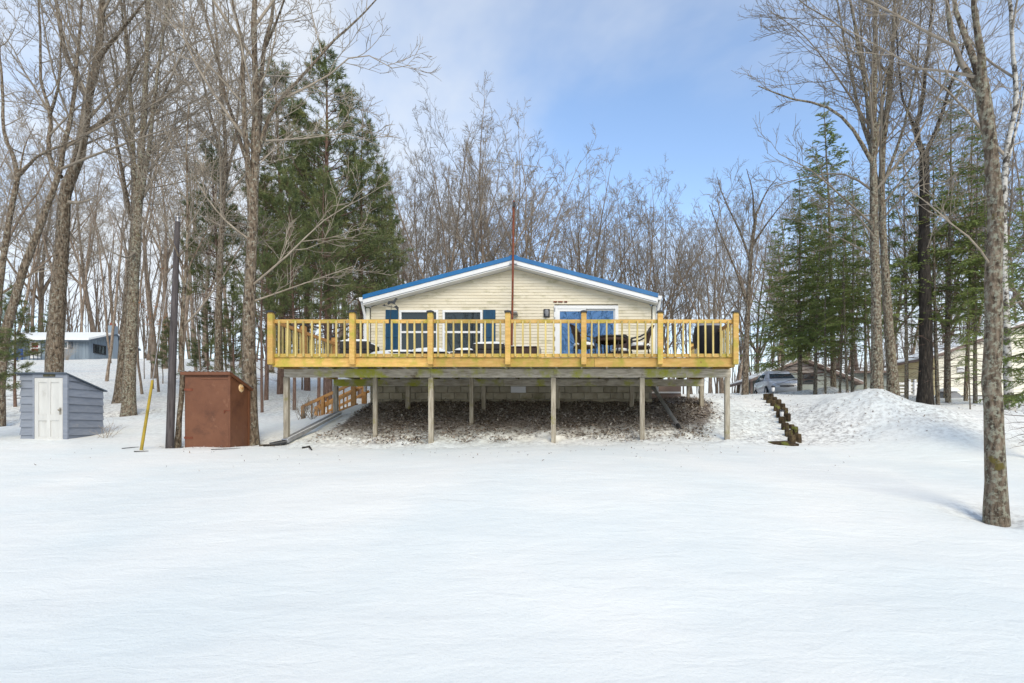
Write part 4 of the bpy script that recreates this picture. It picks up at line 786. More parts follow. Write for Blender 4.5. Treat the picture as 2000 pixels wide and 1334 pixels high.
# ------------------------------------------------------------------ neighbouring houses
def lap(parent, x0, x1, y, z0, z1, h, mat, name='siding_board', top=None):
    z = z0
    while z < z1 - .01:
        zt = min(z + h, z1); a, b = x0, x1
        if top: a, b = top(z, zt, x0, x1)
        if b - a > .05: MB().add([(a, y - .03, z), (b, y - .03, z), (b, y - .004, zt), (a, y - .004, zt), (a, y + .02, z), (b, y + .02, z), (b, y + .02, zt), (a, y + .02, zt)], [(0, 1, 2, 3), (7, 6, 5, 4), (0, 4, 5, 1), (1, 5, 6, 2), (2, 6, 7, 3), (3, 7, 4, 0)]).build(name, mat, parent)
        z = zt
def blue_house():
    Y = 65.0; x0, x1 = wx(-70, Y), wx(173, Y); d = 6.4; zb, ze, zr = wz(712, Y), wz(663, Y), wz(648.5, Y) + .3
    t = thing('blue_house', 'low grey-blue board house with snowy roof up the slope', 'house', ((x0 + x1) / 2, Y + d / 2, zb))
    core = MB().add([(x0, Y, zb - 1.5), (x1, Y, zb - 1.5), (x1, Y + d, zb - 1.5), (x0, Y + d, zb - 1.5), (x0, Y, ze), (x1, Y, ze), (x1, Y + d, ze), (x0, Y + d, ze), (x0, Y + d / 2, zr - .1), (x1, Y + d / 2, zr - .1)],
             [(0, 1, 5, 4), (1, 2, 6, 9, 5), (2, 3, 7, 6), (3, 0, 4, 8, 7), (4, 5, 9, 8), (7, 8, 9, 6), (0, 3, 2, 1)]).build('wall', 'house_blue', t)
    x = x0
    while x < x1 - .05: box('wall_board', 'house_blue', core, x + .012, min(x + .4, x1) - .012, Y - .03, Y - .001, zb - .4, ze - .02); x += .4
    for i in range(16):
        y = Y + i * .4; zt = ze + (zr - .1 - ze) * (1 - abs((y + .2 - Y) / (d / 2) - 1)) - .05; MB().box(x1 + .001, x1 + .03, y + .012, y + .388, zb - 1., zt).build('wall_board', 'house_blue', core)
    for s_, nm in ((0, 'roof'), (1, 'roof')):
        ya, yb = (Y - .7, Y + d / 2) if s_ == 0 else (Y + d + .7, Y + d / 2); za = ze - .17
        V = [(x0 - .6, ya, za), (x1 + .7, ya, za), (x1 + .7, yb, zr), (x0 - .6, yb, zr)]; mb = MB().add(V + [(a, b, c - .16) for a, b, c in V], [(0, 1, 2, 3), (7, 6, 5, 4), (0, 4, 5, 1), (1, 5, 6, 2), (2, 6, 7, 3), (3, 7, 4, 0)]); rf = mb.build(nm, 'house_blue_dark', t)
        V2 = [(x0 - .58, ya, za + .01), (x1 + .6, ya, za + .01), (x1 + .6, yb, zr + .02), (x0 - .58, yb, zr + .02)]; MB().add(V2 + [(a, b, c + .22) for a, b, c in V2], [(3, 2, 1, 0), (4, 5, 6, 7), (0, 1, 5, 4), (1, 2, 6, 5), (2, 3, 7, 6), (3, 0, 4, 7)]).build('roof_snow', 'snow_cap', rf)
    def z_(p): return wz(p, Y)
    dx0, dx1 = wx(59, Y), wx(80, Y); dr = box('door', 'white_trim', t, dx0, dx1, Y - .1, Y - .031, z_(700), z_(667.5)); 
    for q in ((669.5, 679), (681, 691)): box('panel', 'red_panel', dr, dx0 + .28, dx1 - .25, Y - .125, Y - .101, z_(q[1]), z_(q[0]))
    def win(a, b, p, q, shut=None):
        w_ = box('window', 'window_glass', t, wx(a, Y), wx(b, Y), Y - .06, Y - .032, z_(q), z_(p)); xa, xb = wx(a, Y), wx(b, Y)
        for r_ in ((xa - .12, xa, z_(q) - .12, z_(p) + .12), (xb, xb + .12, z_(q) - .12, z_(p) + .12)): box('frame', 'white_trim', w_, r_[0], r_[1], Y - .1, Y - .031, r_[2], r_[3])
        for zz in (z_(q) - .06, z_(p) + .06): box('frame', 'white_trim', w_, xa + .002, xb - .002, Y - .1, Y - .031, zz - .06, zz + .06)
        for r_ in shut or (): box('shutter', 'house_blue_dark', w_, wx(r_[0], Y), wx(r_[1], Y), Y - .09, Y - .0315, z_(q) - .12, z_(p) + .12)
    win(18, 26, 668, 690, ((28, 38),)); win(125, 132.5, 669, 679.5, ((134, 143),)); win(-20, -6, 668, 690, ((-30, -22),))
    sw = MB().box(x1 + .031, x1 + .08, Y + .7, Y + 2.2, z_(686), z_(672)).build('window', 'window_glass', t); 
    for r_ in ((.58, .7, 688, 670), (2.2, 2.32, 688, 670)): MB().box(x1 + .031, x1 + .12, Y + r_[0], Y + r_[1], z_(r_[2]), z_(r_[3])).build('frame', 'black_metal', sw)
    for zz in (688, 672): MB().box(x1 + .031, x1 + .12, Y + .701, Y + 2.199, z_(zz), z_(zz) + .1).build('frame', 'black_metal', sw)
    ch = box('chimney', 'house_blue', t, x1 + .031, x1 + .62, Y + 2.7, Y + 3.5, zb - 1.2, zr + 1.0); box('chimney_cap', 'brick_red', ch, x1 + .13, x1 + .5, Y + 2.85, Y + 3.35, zr + 1.001, zr + 1.35)
    ch2 = thing('garden_chair', 'blue plastic chair beside the red and white door', 'chair', (wx(50, Y), Y - .9, z_(701))); X = wx(50, Y); zg = z_(702)
    box('seat', 'chair_blue', ch2, X - .35, X + .35, Y - 1.3, Y - .7, zg + .45, zg + .52); box('backrest', 'chair_blue', ch2, X - .35, X + .35, Y - .72, Y - .66, zg + .52, zg + 1.15)
    for a in (-.32, .27):
        for b in (-1.28, -.75): box('leg', 'chair_blue', ch2, X + a, X + a + .06, Y + b, Y + b + .06, zg - .3, zg + .45)
    tb_ = thing('garden_table', 'small dark table beside the red and white door', 'table', (wx(84, Y), Y - .9, z_(702))); X = wx(84, Y)
    box('table_top', 'house_blue_dark', tb_, X - .6, X + .6, Y - 1.2, Y - .6, zg + .7, zg + .76)
    for a in (-.5, .44):
        for b in (-1.15, -.7): box('leg', 'house_blue_dark', tb_, X + a, X + a + .06, Y + b, Y + b + .06, zg - .3, zg + .7)
blue_house()
def garage():
    Y = 42.0; xa, x0, x1 = wx(1565, Y), wx(1494, Y), wx(1668, Y); zb = gz(xa, Y); ze = wz(735, Y); zp = wz(700, Y)
    t = thing('garage', 'low grey-green gabled garage behind the parked car', 'garage', (xa, Y + 3, zb)); sl_ = (zp - wz(741, Y)) / (xa - wx(1464, Y))
    MB().prism([(x0, zb - .3), (x1, zb - .3), (x1, zp - .25 - sl_ * (x1 - xa)), (xa, zp - .25), (x0, zp - .25 - sl_ * (xa - x0))], Y, Y + 5).build('wall', 'house_green', t)
    z = zb
    MB().prism([(xa - 2.0, zp - .3 - sl_ * 2.0), (xa + 2.0, zp - .3 - sl_ * 2.0), (xa, zp - .3)], Y - .05, Y - .001).build('gable_panel', 'gable_taupe', t)
    for s_, ex in ((-1, wx(1462, Y)), (1, wx(1680, Y))):
        ez = zp - sl_ * abs(ex - xa); rf = MB().prism([(xa, zp - .2), (ex, ez - .2), (ex, ez), (xa, zp)][::s_], Y - .5, Y + 5.4).build('roof', 'house_brown', t)
        MB().prism([(xa, zp + .005), (ex, ez + .005), (ex, ez + .07), (xa, zp + .07)][::s_], Y - .44, Y + 5.3).build('roof_snow', 'snow_cap', rf)
    a, b = wx(1570, Y), wx(1590, Y); w_ = box('window', 'window_glass', t, a, b, Y - .05, Y - .001, wz(747, Y), wz(731, Y))
    for r_ in ((a - .08, a, wz(747, Y) - .08, wz(731, Y) + .08), (b, b + .08, wz(747, Y) - .08, wz(731, Y) + .08)): box('frame', 'black_metal', w_, r_[0], r_[1], Y - .09, Y - .001, r_[2], r_[3])
    for zz in (wz(747, Y) - .08, wz(731, Y)): box('frame', 'black_metal', w_, a + .002, b - .002, Y - .09, Y - .001, zz, zz + .08)
    box('wing', 'house_green', t, x1 + .01, wx(1745, Y), Y + .5, Y + 4.6, zb - .3, wz(728, Y)); box('wing_roof', 'house_brown', t, x1 - .1, wx(1752, Y), Y - .1, Y + 4.9, wz(728, Y) + .002, wz(724, Y))
    box('carport_post', 'house_brown', t, wx(1468, Y), wx(1472, Y), Y + .2, Y + .4, zb - .3, wz(742, Y))
garage()
def cream_building():
    Y = 30.0; d = 4.0; xc = wx(1826, Y); x1 = wx(2170, Y); zb = wz(772, Y); zc = wz(698, Y); ax = (xc + x1) / 2; sl_ = .36; zp = zc + sl_ * (ax - xc)
    def rz(x): return zp - sl_ * abs(x - ax)
    t = thing('cream_building', 'pale lap-sided building with shade-tinted side wall behind the evergreen trunks', 'building', (ax, Y + d / 2, zb))
    w_ = MB().prism([(xc, zb), (x1, zb), (x1, rz(x1)), (ax, zp), (xc, zc)], Y + .02, Y + d).build('wall', 'siding_pale', t)
    def top(z, zt, a, b):
        k = (zp - zt) / sl_; return max(a, ax - k), min(b, ax + k)
    lap(w_, xc, x1, Y, zb, zp - .05, .33, 'siding_pale', top=top)
    sw = MB().box(xc - .03, xc - .002, Y + .03, Y + d, zb, zc - .02).build('side_wall', 'siding_pale_shaded', t); z = zb
    while z < zc - .05:
        zt = min(z + .33, zc - .02); MB().add([(xc - .06, Y + .0, z), (xc - .06, Y + d, z), (xc - .034, Y + d, zt), (xc - .034, Y + .0, zt), (xc - .031, Y + .0, z), (xc - .031, Y + d, z), (xc - .031, Y + d, zt), (xc - .031, Y + .0, zt)], [(0, 3, 2, 1), (4, 5, 6, 7), (0, 1, 5, 4), (1, 2, 6, 5), (2, 3, 7, 6), (3, 0, 4, 7)]).build('siding_board', 'siding_pale_shaded', sw); z = zt
    for s_, ex in ((-1, xc - .35), (1, x1 + .35)):
        rf = MB().prism([(ax, zp + .01), (ex, rz(ex) + .01), (ex, rz(ex) + .15), (ax, zp + .15)][::s_], Y - .35, Y + d + .2).build('roof', 'house_brown', t)
        MB().prism([(ax, zp + .155), (ex, rz(ex) + .155), (ex, rz(ex) + .22), (ax, zp + .22)][::s_], Y - .3, Y + d + .1).build('roof_snow', 'snow_cap', rf)
    box('skirt', 'black_metal', t, xc, x1, Y + .01, Y + .3, zb - .5, zb - .002); vt = box('vent', 'white_trim', t, wx(1868, Y), wx(1882, Y), Y - .06, Y - .031, wz(727, Y), wz(716, Y))
    for i in range(3): box('louvre', 'white_trim', vt, wx(1869, Y), wx(1881, Y), Y - .085, Y - .061, wz(726, Y) + i * .085, wz(726, Y) + .05 + i * .085)
cream_building()
def white_fence():
    Y = 26.0; t = thing('white_fence', 'short white slatted fence by the shade-tinted side of the pale building', 'fence', (wx(1782, Y), Y, gz(wx(1782, Y), Y)))
    zb = gz(wx(1782, Y), Y); zt = wz(741, Y)
    for p in (1776, 1787): box('fence_post', 'white_trim', t, wx(p, Y) - .05, wx(p, Y) + .05, Y - .05, Y + .05, zb - .2, zt)
    for i in range(4): box('slat', 'white_trim', t, wx(1757, Y), wx(1802, Y), Y + .052, Y + .08, zb + .12 + i * .17, zb + .22 + i * .17)
white_fence()
def wood_pile():
    Y = 21.0; a, b = wx(1848, Y), wx(1886, Y); zg = gz((a + b) / 2, Y); t = thing('covered_pile', 'low tarp covered pile with snow on top by the pale building', 'tarp', ((a + b) / 2, Y + .3, zg)); rr = random.Random(3); i = 0
    V = []; n = 10; m = 6
    for j in range(m + 1):
        for i in range(n + 1): u, v = i / n * 2 - 1, j / m * 2 - 1; h = .42 * max(0, 1 - abs(u) ** 2.4) ** .6 * max(0, 1 - abs(v) ** 2.4) ** .6 + rr.uniform(-.02, .02); V.append((a + (b - a) * i / n, Y + .9 * j / m, zg - .05 + h))
    MB().add(V, [(j * (n + 1) + i, j * (n + 1) + i + 1, (j + 1) * (n + 1) + i + 1, (j + 1) * (n + 1) + i) for j in range(m) for i in range(n)]).build('tarp', 'cover_grey', t); snow_cap(t, a + .1, b - .08, Y + .1, Y + .8, zg + .28, .16)
wood_pile()

# ------------------------------------------------------------------ trees
def tubes(branches, sides):
    """branches: [(pts, radii)] -> one vertex and quad array"""
    by = {}
    for p, r_ in branches: by.setdefault(len(p), []).append((p, r_))
    VV, FF, base = [], [], 0
    for n, L in by.items():
        P = np.array([b[0] for b in L], float); Rr = np.array([b[1] for b in L], float); B = len(L)
        T = np.empty_like(P); T[:, 1:-1] = P[:, 2:] - P[:, :-2]; T[:, 0] = P[:, 1] - P[:, 0]; T[:, -1] = P[:, -1] - P[:, -2]; T /= np.linalg.norm(T, axis=2, keepdims=True) + 1e-9
        ax = P[:, -1] - P[:, 0]; ax /= np.linalg.norm(ax, axis=1, keepdims=True) + 1e-9
        ref = np.where(np.abs(ax[:, 2:3]) < .8, np.array([[0, 0, 1.]]), np.array([[1., 0, 0]])); A = ref[:, None] - T * np.sum(T * ref[:, None], 2, keepdims=True); A /= np.linalg.norm(A, axis=2, keepdims=True) + 1e-9; Bn = np.cross(T, A)
        ang = np.arange(sides) * 2 * np.pi / sides
        V = P[:, :, None] + (A[:, :, None] * np.cos(ang)[:, None] + Bn[:, :, None] * np.sin(ang)[:, None]) * Rr[:, :, None, None]
        VV.append(V.reshape(-1, 3)); i = np.arange(B)[:, None, None] * n * sides + np.arange(n - 1)[None, :, None] * sides; k = np.arange(sides)[None, None]
        q = np.stack([i + k, i + (k + 1) % sides, i + sides + (k + 1) % sides, i + sides + k], -1).reshape(-1, 4) + base; FF.append(q); base += V.reshape(-1, 3).shape[0]
    return np.concatenate(VV), np.concatenate(FF)
def join(parts):
    VV, FF, b = [], [], 0
    for v, f in parts: VV.append(v); FF.append(f + b); b += len(v)
    return np.concatenate(VV), np.concatenate(FF)
def unit(x, y, z): l = math.sqrt(x * x + y * y + z * z) or 1; return x / l, y / l, z / l
def walk(p, d, L, n, wander, up, rg):
    pts = [p]; s_ = L / n; g = rg.gauss
    for i in range(n):
        d = unit(d[0] + g(0, wander), d[1] + g(0, wander), d[2] + g(0, wander) + up); p = (p[0] + d[0] * s_, p[1] + d[1] * s_, p[2] + d[2] * s_); pts.append(p)
    return pts
def deflect(d, ang, rg, az=None):
    ref = (0, 0, 1) if abs(d[2]) < .9 else (1, 0, 0)
    a = unit(d[1] * ref[2] - d[2] * ref[1], d[2] * ref[0] - d[0] * ref[2], d[0] * ref[1] - d[1] * ref[0]); b = (d[1] * a[2] - d[2] * a[1], d[2] * a[0] - d[0] * a[2], d[0] * a[1] - d[1] * a[0])
    t = rg.uniform(0, 6.283) if az is None else az; c, s_ = math.cos(ang), math.sin(ang); ct, st_ = math.cos(t), math.sin(t)
    return tuple(d[i] * c + (a[i] * ct + b[i] * st_) * s_ for i in range(3))
def along(pts, rad, t):
    f = t * (len(pts) - 1); i = min(int(f), len(pts) - 2); u = f - i; a, b = pts[i], pts[i + 1]
    return tuple(a[k] + (b[k] - a[k]) * u for k in range(3)), unit(b[0] - a[0], b[1] - a[1], b[2] - a[2]), rad[i] + (rad[i + 1] - rad[i]) * u
def plen(pts): return sum(math.dist(a, b) for a, b in zip(pts, pts[1:]))
# per level: children per metre, angle range, length factor, up pull, wander
LV = {1: (1.1, (34, 60), .45, .055, .1), 2: (2.1, (34, 64), .47, .03, .13), 3: (3.6, (30, 60), .48, .03, .15), 4: (4.6, (28, 55), .55, .02, .17)}
def sprout(pts, rad, lvl, rg, out, rmin, dens, tmin=.25, maxl=4, lfac=1.):
    if lvl > maxl: return
    n_m, (a0, a1), lf, up, wd_ = LV[lvl]; L = plen(pts); n = max(1, int(L * n_m * dens * (1 - tmin) + rg.random()))
    if lvl >= 3: n = max(n, 4 if L > .4 else 3)
    for k in range(n):
        t = tmin + (1 - tmin) * ((k + rg.uniform(.1, .9)) / n); p, d, r_ = along(pts, rad, min(t, .995))
        l = L * lf * lfac * (1.12 - .58 * t) * rg.uniform(.6, 1.25)
        if lvl == 1: l = min(l, 5.5)
        if lvl == 4: l = max(.22, min(l, .8))
        if lvl == 3: l = max(.4, min(l, 1.9))
        dd = deflect(d, R(rg.uniform(a0, a1)) * (1.1 - .35 * t), rg); dd = unit(dd[0], dd[1], max(dd[2], -.15) + .12)
        ns = (0, 6, 5, 3, 2)[lvl]; q = walk(p, dd, l, ns, wd_, up, rg); r0 = min(r_ * .58, .0062 * l ** 1.12 + .004); r0 = max(r0, rmin * (1.25 if lvl < 4 else 1)); r1 = max(rmin * .7, r0 * .3)
        qr = [r0 + (r1 - r0) * i / ns for i in range(ns + 1)]; out[lvl].append((q, qr))
        sprout(q, qr, lvl + 1, rg, out, rmin, dens, .15, maxl)
def bark_wobble(V, amt, seed):
    return V + np.stack([vnoise(V[:, 2] * 2.3 + seed, V[:, 0] * 5) * amt, vnoise(V[:, 2] * 2.1 + seed * 2, V[:, 1] * 5) * amt, V[:, 2] * 0], 1)
def tree_meshes(main, out, org, bark, twig, name, sides=10):
    """main: [(pts, radii)] trunk and stems; out: {level: branches} -> (trunk mesh, crown mesh)"""
    o = np.array(org); tv, tf = tubes(main, sides); tm = np_mesh(name + '_trunk', bark_wobble(tv - o, .035, o[0]), tf, bark, True)
    parts = []
    for lv, sd in ((1, 6), (2, 5), (3, 3), (4, 3)):
        if out[lv]: parts.append(tubes(out[lv], sd))
    cv, cf = join(parts); cm = np_mesh(name + '_crown', cv - o, cf, twig, False); return tm, cm
def place_tree(name, label, base, tm, cm, group=None, rot=0., scale=1., cat='tree', cat_scale=None):
    t = thing(name, label, cat, base, group); 
    for nm, me in (('trunk', tm), ('crown', cm)):
        o = bpy.data.objects.new(nm, me); COL.objects.link(o); o.parent = t; ORG[o.name] = Vector(base)
    if rot: t.rotation_euler = (0, 0, rot)
    if scale != 1.: t.scale = (scale,) * 3 if not isinstance(scale, tuple) else scale
    return t
def taper(n, a, b, pw=1.): return [a + (b - a) * (i / (n - 1)) ** pw for i in range(n)]
def smooth_path(pts, n):
    P = np.array(pts, float)
    if len(P) < 3: t = np.linspace(0, 1, n)[:, None]; return [tuple(q) for q in P[0] * (1 - t) + P[-1] * t]
    d = np.concatenate([[0], np.cumsum(np.linalg.norm(np.diff(P, axis=0), axis=1))]); s_ = np.linspace(0, d[-1], n); res = []
    m = np.gradient(P, d, axis=0)
    for x in s_:
        i = min(np.searchsorted(d, x, 'right') - 1, len(d) - 2); h = d[i + 1] - d[i]; u = (x - d[i]) / h
        res.append(tuple((2 * u**3 - 3 * u**2 + 1) * P[i] + (u**3 - 2 * u**2 + u) * h * m[i] + (-2 * u**3 + 3 * u**2) * P[i + 1] + (u**3 - u**2) * h * m[i + 1]))
    return res
def hero(name, label, Y, trunk, wpx, stems=(), limbs=(), bark='bark_maple', twig='twig', seed=1, rmin=.006, dens=1., tmin=.3, limb_dens=1., tip=.25, group=None, maxl=4, flare=.3):
    """trunk: photo pixels from the base up; stems/limbs: [(pixels, start width px, depth offset at the tip)]"""
    rg = random.Random(seed); mpp = Y / F
    b0 = W(*trunk[0], Y); gzv = gz(b0.x, Y); pts = [tuple(W(px, py, Y)) for px, py in trunk]
    pts[0] = (pts[0][0], Y, gzv - .1)
    n = max(10, int(plen(pts) / .3)); tp = smooth_path(pts, n); r0 = wpx / 2 * mpp; tr = taper(n, r0, r0 * tip, .8)
    for i_ in range(4): tr[i_] *= 1 + flare * (1 - i_ / 4) ** 2
    main = [(tp, tr)]; out = {1: [], 2: [], 3: [], 4: []}
    sprout(tp, tr, 1, rg, out, rmin, dens, tmin, maxl)
    for lst, isstem in ((stems, True), (limbs, False)):
        for px, w_, dy in lst:
            m = len(px); sp = [tuple(W(a, b, Y + dy * (i / (m - 1)) ** .8)) for i, (a, b) in enumerate(px)]; nn = max(7, int(plen(sp) / .5)); sp = smooth_path(sp, nn); r_ = w_ / 2 * mpp; sr = taper(nn, r_, max(r_ * .22, rmin * 1.2), .8)
            (main if isstem else out[1]).append((sp, sr)); 
            if isstem: sprout(sp, sr, 1, rg, out, rmin, dens, .12, maxl, .8)
            else: sprout(sp, sr, 2, rg, out, rmin, dens * limb_dens, .12, maxl, .9)
    # limb tubes of unequal length go through join by point count
    base = (b0.x, Y, gzv); tm, cm = tree_meshes(main, out, base, bark, twig, name, 12); return place_tree(name, label, base, tm, cm, group)
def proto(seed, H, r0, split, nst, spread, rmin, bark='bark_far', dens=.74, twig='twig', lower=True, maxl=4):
    rg = random.Random(seed); hs = H * split; tp = walk((0, 0, -.3), unit(rg.gauss(0, .03), rg.gauss(0, .03), 1), hs + .3, 8, .03, .05, rg); tr = taper(9, r0, r0 * .72); tr[0] *= 1.3
    main = [(tp, tr)]; out = {1: [], 2: [], 3: [], 4: []}; top = tp[-1]; _, d, _ = along(tp, tr, .99)
    for k in range(nst):
        lead = k == 0; dd = deflect(d, R(3 if lead else rg.uniform(*spread)), rg, k * 6.283 / max(1, nst - 1) + rg.uniform(-.4, .4)); l = (H - hs) * (.93 if lead else rg.uniform(.76, .98)); q = walk(top if k < 3 else along(tp, tr, rg.uniform(.75, .98))[0], dd, l, 10, .06, .04, rg)
        qr = taper(11, r0 * (.62 if lead else .45), rmin * 1.5, .85); main.append((q, qr)); sprout(q, qr, 1, rg, out, rmin, dens, .06, maxl, .85)
    if lower: sprout(tp, tr, 1, rg, out, rmin, dens * .5, .45, maxl, .8)
    tm, cm = tree_meshes(main, out, (0, 0, 0), bark, twig, 'bare_tree', 8); return tm, cm, H
# --- conifers
def tri_mesh(name, T, mat, attrs=None): V = T.reshape(-1, 3); return np_mesh(name, V, np.arange(len(V)).reshape(-1, 3), mat)
def needle_tris(P, D, L, Wd, r):
    """thin triangles from P along D"""
    n = len(P); D = D / (np.linalg.norm(D, axis=1, keepdims=True) + 1e-9); rnd = r.normal(size=(n, 3)); S = np.cross(D, rnd); S /= np.linalg.norm(S, axis=1, keepdims=True) + 1e-9
    L = L[:, None]; Wd = Wd[:, None]; return np.stack([P - S * Wd, P + S * Wd, P + D * L], 1)
def pine(seed, H, r0, cb, spread, tuft=11, dead=True):
    rg = random.Random(seed); r = np.random.default_rng(seed); tp = walk((0, 0, -.3), (0, 0, 1), H + .3, 14, .012, .06, rg); tr = taper(15, r0, .02, .9); main = [(tp, tr)]; out = {1: [], 2: [], 3: [], 4: []}; tips = []
    z = cb * .45 if dead else cb
    while z < H - .3:
        f = (z - cb) / (H - cb); nb = 3 if z < cb else 5
        for k in range(nb):
            p, d, rr = along(tp, tr, min(.99, (z + rg.uniform(-.2, .2) + .3) / (H + .3))); az = rg.uniform(0, 6.283)
            l = spread * (.9 if f < 0 else (1 - f) ** .75 * (.55 + .45 * min(1, f * 4 + .5))) * rg.uniform(.6, 1.15) + .25
            up = .02 + .1 * max(0, f); dd = unit(math.cos(az), math.sin(az), rg.uniform(-.05, .3) + .45 * max(0, f)); q = walk(p, dd, l, 6, .07, up, rg); r_ = min(rr * .4, .012 * l + .006); qr = taper(7, r_, .006); out[1].append((q, qr))
            if f < 0 and rg.random() < .75:
                sprout(q, qr, 3, rg, out, .006, .35, .4, 3); continue
            nb2 = int(l * 4.2) + 2
            for j in range(nb2):
                t = .28 + .72 * (j + rg.random()) / nb2; pp, d2, r2 = along(q, qr, min(t, .99)); l2 = l * .33 * (1.25 - t) * rg.uniform(.7, 1.2) + .18; d3 = deflect(d2, R(rg.uniform(30, 65)), rg); d3 = unit(d3[0], d3[1], d3[2] * .55 + .15); qq = walk(pp, d3, l2, 3, .1, .06, rg); out[3].append((qq, taper(4, .008, .004)))
                for u in (1., .72, .45): a, dirn, _ = along(qq, [0] * 4, min(u, .99)); tips.append((a, dirn))
            tips.append((q[-1], along(q, qr, .99)[1]))
        z += rg.uniform(.42, .66) if z > cb else .8
    A = np.array([t[0] for t in tips]); D = np.array([t[1] for t in tips]); P = np.repeat(A, tuft, 0); DD = np.repeat(D, tuft, 0); n = len(P)
    P = P + r.normal(0, .035, (n, 3)); DD = DD * .55 + r.normal(0, .55, (n, 3)) + np.array([0, 0, .18]); T = needle_tris(P, DD, r.uniform(.15, .28, n), r.uniform(.008, .016, n), r)
    tm, _c = None, None; tv, tf = tubes(main, 9); tm = np_mesh('pine_trunk', tv, tf, 'bark_pine', True); bv, bf = join([tubes(out[1], 5), tubes(out[3], 3)]); bm = np_mesh('pine_branches', bv, bf, 'bark_pine'); nm = tri_mesh('pine_needles', T, 'pine_needles'); return tm, bm, nm, H
def fir(seed, H, r0, cb, spread, droop=.02, sparse=1., nl=1.):
    rg = random.Random(seed); r = np.random.default_rng(seed); tp = walk((0, 0, -.3), (0, 0, 1), H + .3, 14, .008, .08, rg); tr = taper(15, r0, .012, 1.); main = [(tp, tr)]; out = {1: [], 2: [], 3: [], 4: []}; NP, ND = [], []
    z = .8
    while z < H - .15:
        f = (z - cb) / (H - cb); nb = rg.randint(3, 5) if f > 0 else rg.randint(1, 3)
        for k in range(nb):
            if rg.random() > sparse and f > 0: continue
            p, d, rr = along(tp, tr, min(.99, (z + .3) / (H + .3))); az = rg.uniform(0, 6.283); l = (spread * (1 - f) ** .8 * rg.uniform(.35, 1.2) if f > 0 else spread * rg.uniform(.4, .8)) + .12
            dd = unit(math.cos(az), math.sin(az), rg.uniform(-.1, .15) + .5 * max(0, f) ** 2); q = walk(p, dd, l, 5, .09, -droop * rg.uniform(.2, 2.2) * (1 - max(0, f)), rg); qr = taper(6, min(rr * .35, .009 * l + .004), .004); out[1].append((q, qr))
            if f < 0:
                sprout(q, qr, 4, rg, out, .004, .5, .3, 4); continue
            n2 = int(l * 9) + 2
            for j in range(n2):
                t = .12 + .88 * (j + rg.random()) / n2; pp, d2, _ = along(q, qr, min(t, .99)); side = 1 if j % 2 else -1; l2 = l * .42 * (1.15 - t) * rg.uniform(.7, 1.2) + .1
                hx, hy = -d2[1] * side, d2[0] * side; d3 = unit(d2[0] * .8 + hx, d2[1] * .8 + hy, d2[2] - .2 + rg.gauss(0, .28)); qq = walk(pp, d3, l2, 3, .1, -.05, rg); out[4].append((qq, taper(4, .004, .003)))
                if rg.random() < .12: continue
                m = int(l2 * 34 * nl) + 4
                for i in range(m):
                    a, dn, _ = along(qq, [0] * 4, min(.99, (i + .5) / m)); s2 = 1 if i % 2 else -1; NP.append(a); ND.append((dn[0] * .7 - dn[1] * s2 * .8 + rg.gauss(0, .15), dn[1] * .7 + dn[0] * s2 * .8 + rg.gauss(0, .15), dn[2] * .7 + rg.gauss(0, .22)))
        z += rg.uniform(.2, .34)
    P, D = np.array(NP), np.array(ND); n = len(P); T = needle_tris(P, D, r.uniform(.07, .15, n), r.uniform(.012, .024, n), r)
    tv, tf = tubes(main, 8); tm = np_mesh('fir_trunk', tv, tf, 'bark_lichen', True); bv, bf = join([tubes(out[k], s_) for k, s_ in ((1, 4), (4, 3)) if out[k]]); bm = np_mesh('fir_branches', bv, bf, 'bark_pine'); nm = tri_mesh('fir_needles', T, 'fir_needles'); return tm, bm, nm, H
def place_conifer(name, label, px, Y, top_py, pr, group, rot=0., wide=1., py_base=None):
    tm, bm, nm, H = pr; x = wx(px, Y); z = gz(x, Y); s_ = (wz(top_py, Y) - z) / H; t = thing(name, label, 'tree', (x, Y, z - .05), group); t.rotation_euler = (0, 0, rot); t.scale = (s_ * wide, s_ * wide, s_)
    for nm_, me in (('trunk', tm), ('branches', bm), ('crown', nm)):
        o = bpy.data.objects.new(nm_, me); COL.objects.link(o); o.parent = t
    return t

# --- trees one can recognise, from the photograph's left to right
hero('maple_tree', 'thick leaning maple trunk rising directly behind the grey shed', 20, [(104, 800), (106, 720), (112, 600), (121, 480), (131, 368), (153, 308), (164, 250), (172, 196), (190, 114), (199, 20), (204, -120), (206, -260)], 34,
     stems=[([(171, 190), (148, 148), (131, 114), (119, 59), (109, 0), (100, -120)], 13, 1.5), ([(190, 118), (232, 64), (277, 10), (330, -60)], 8, -1.5), ([(165, 262), (218, 222), (262, 142), (292, 82), (310, -20)], 8, 2)],
     limbs=[([(163, 277), (124, 285), (94, 292), (42, 330)], 6, -2), ([(160, 285), (215, 262), (280, 245)], 4, 1.5), ([(135, 395), (160, 395), (189, 384)], 8, -.5), ([(128, 440), (148, 470), (200, 500)], 5, 1)], seed=3, tmin=.42, tip=.12)
hero('maple_tree', 'slender maple leaning hard to one side by the pine sprigs', 17, [(-6, 725), (14, 640), (40, 545), (75, 450), (112, 345), (124, 288), (140, 220), (150, 120), (160, 0), (165, -120)], 20,
     stems=[([(118, 345), (97, 317), (94, 277), (99, 228), (80, 163), (79, 75), (75, 0), (70, -90)], 9, 1), ([(97, 225), (112, 180), (118, 110), (122, 20)], 6, -1)], seed=5, tmin=.5, tip=.1)
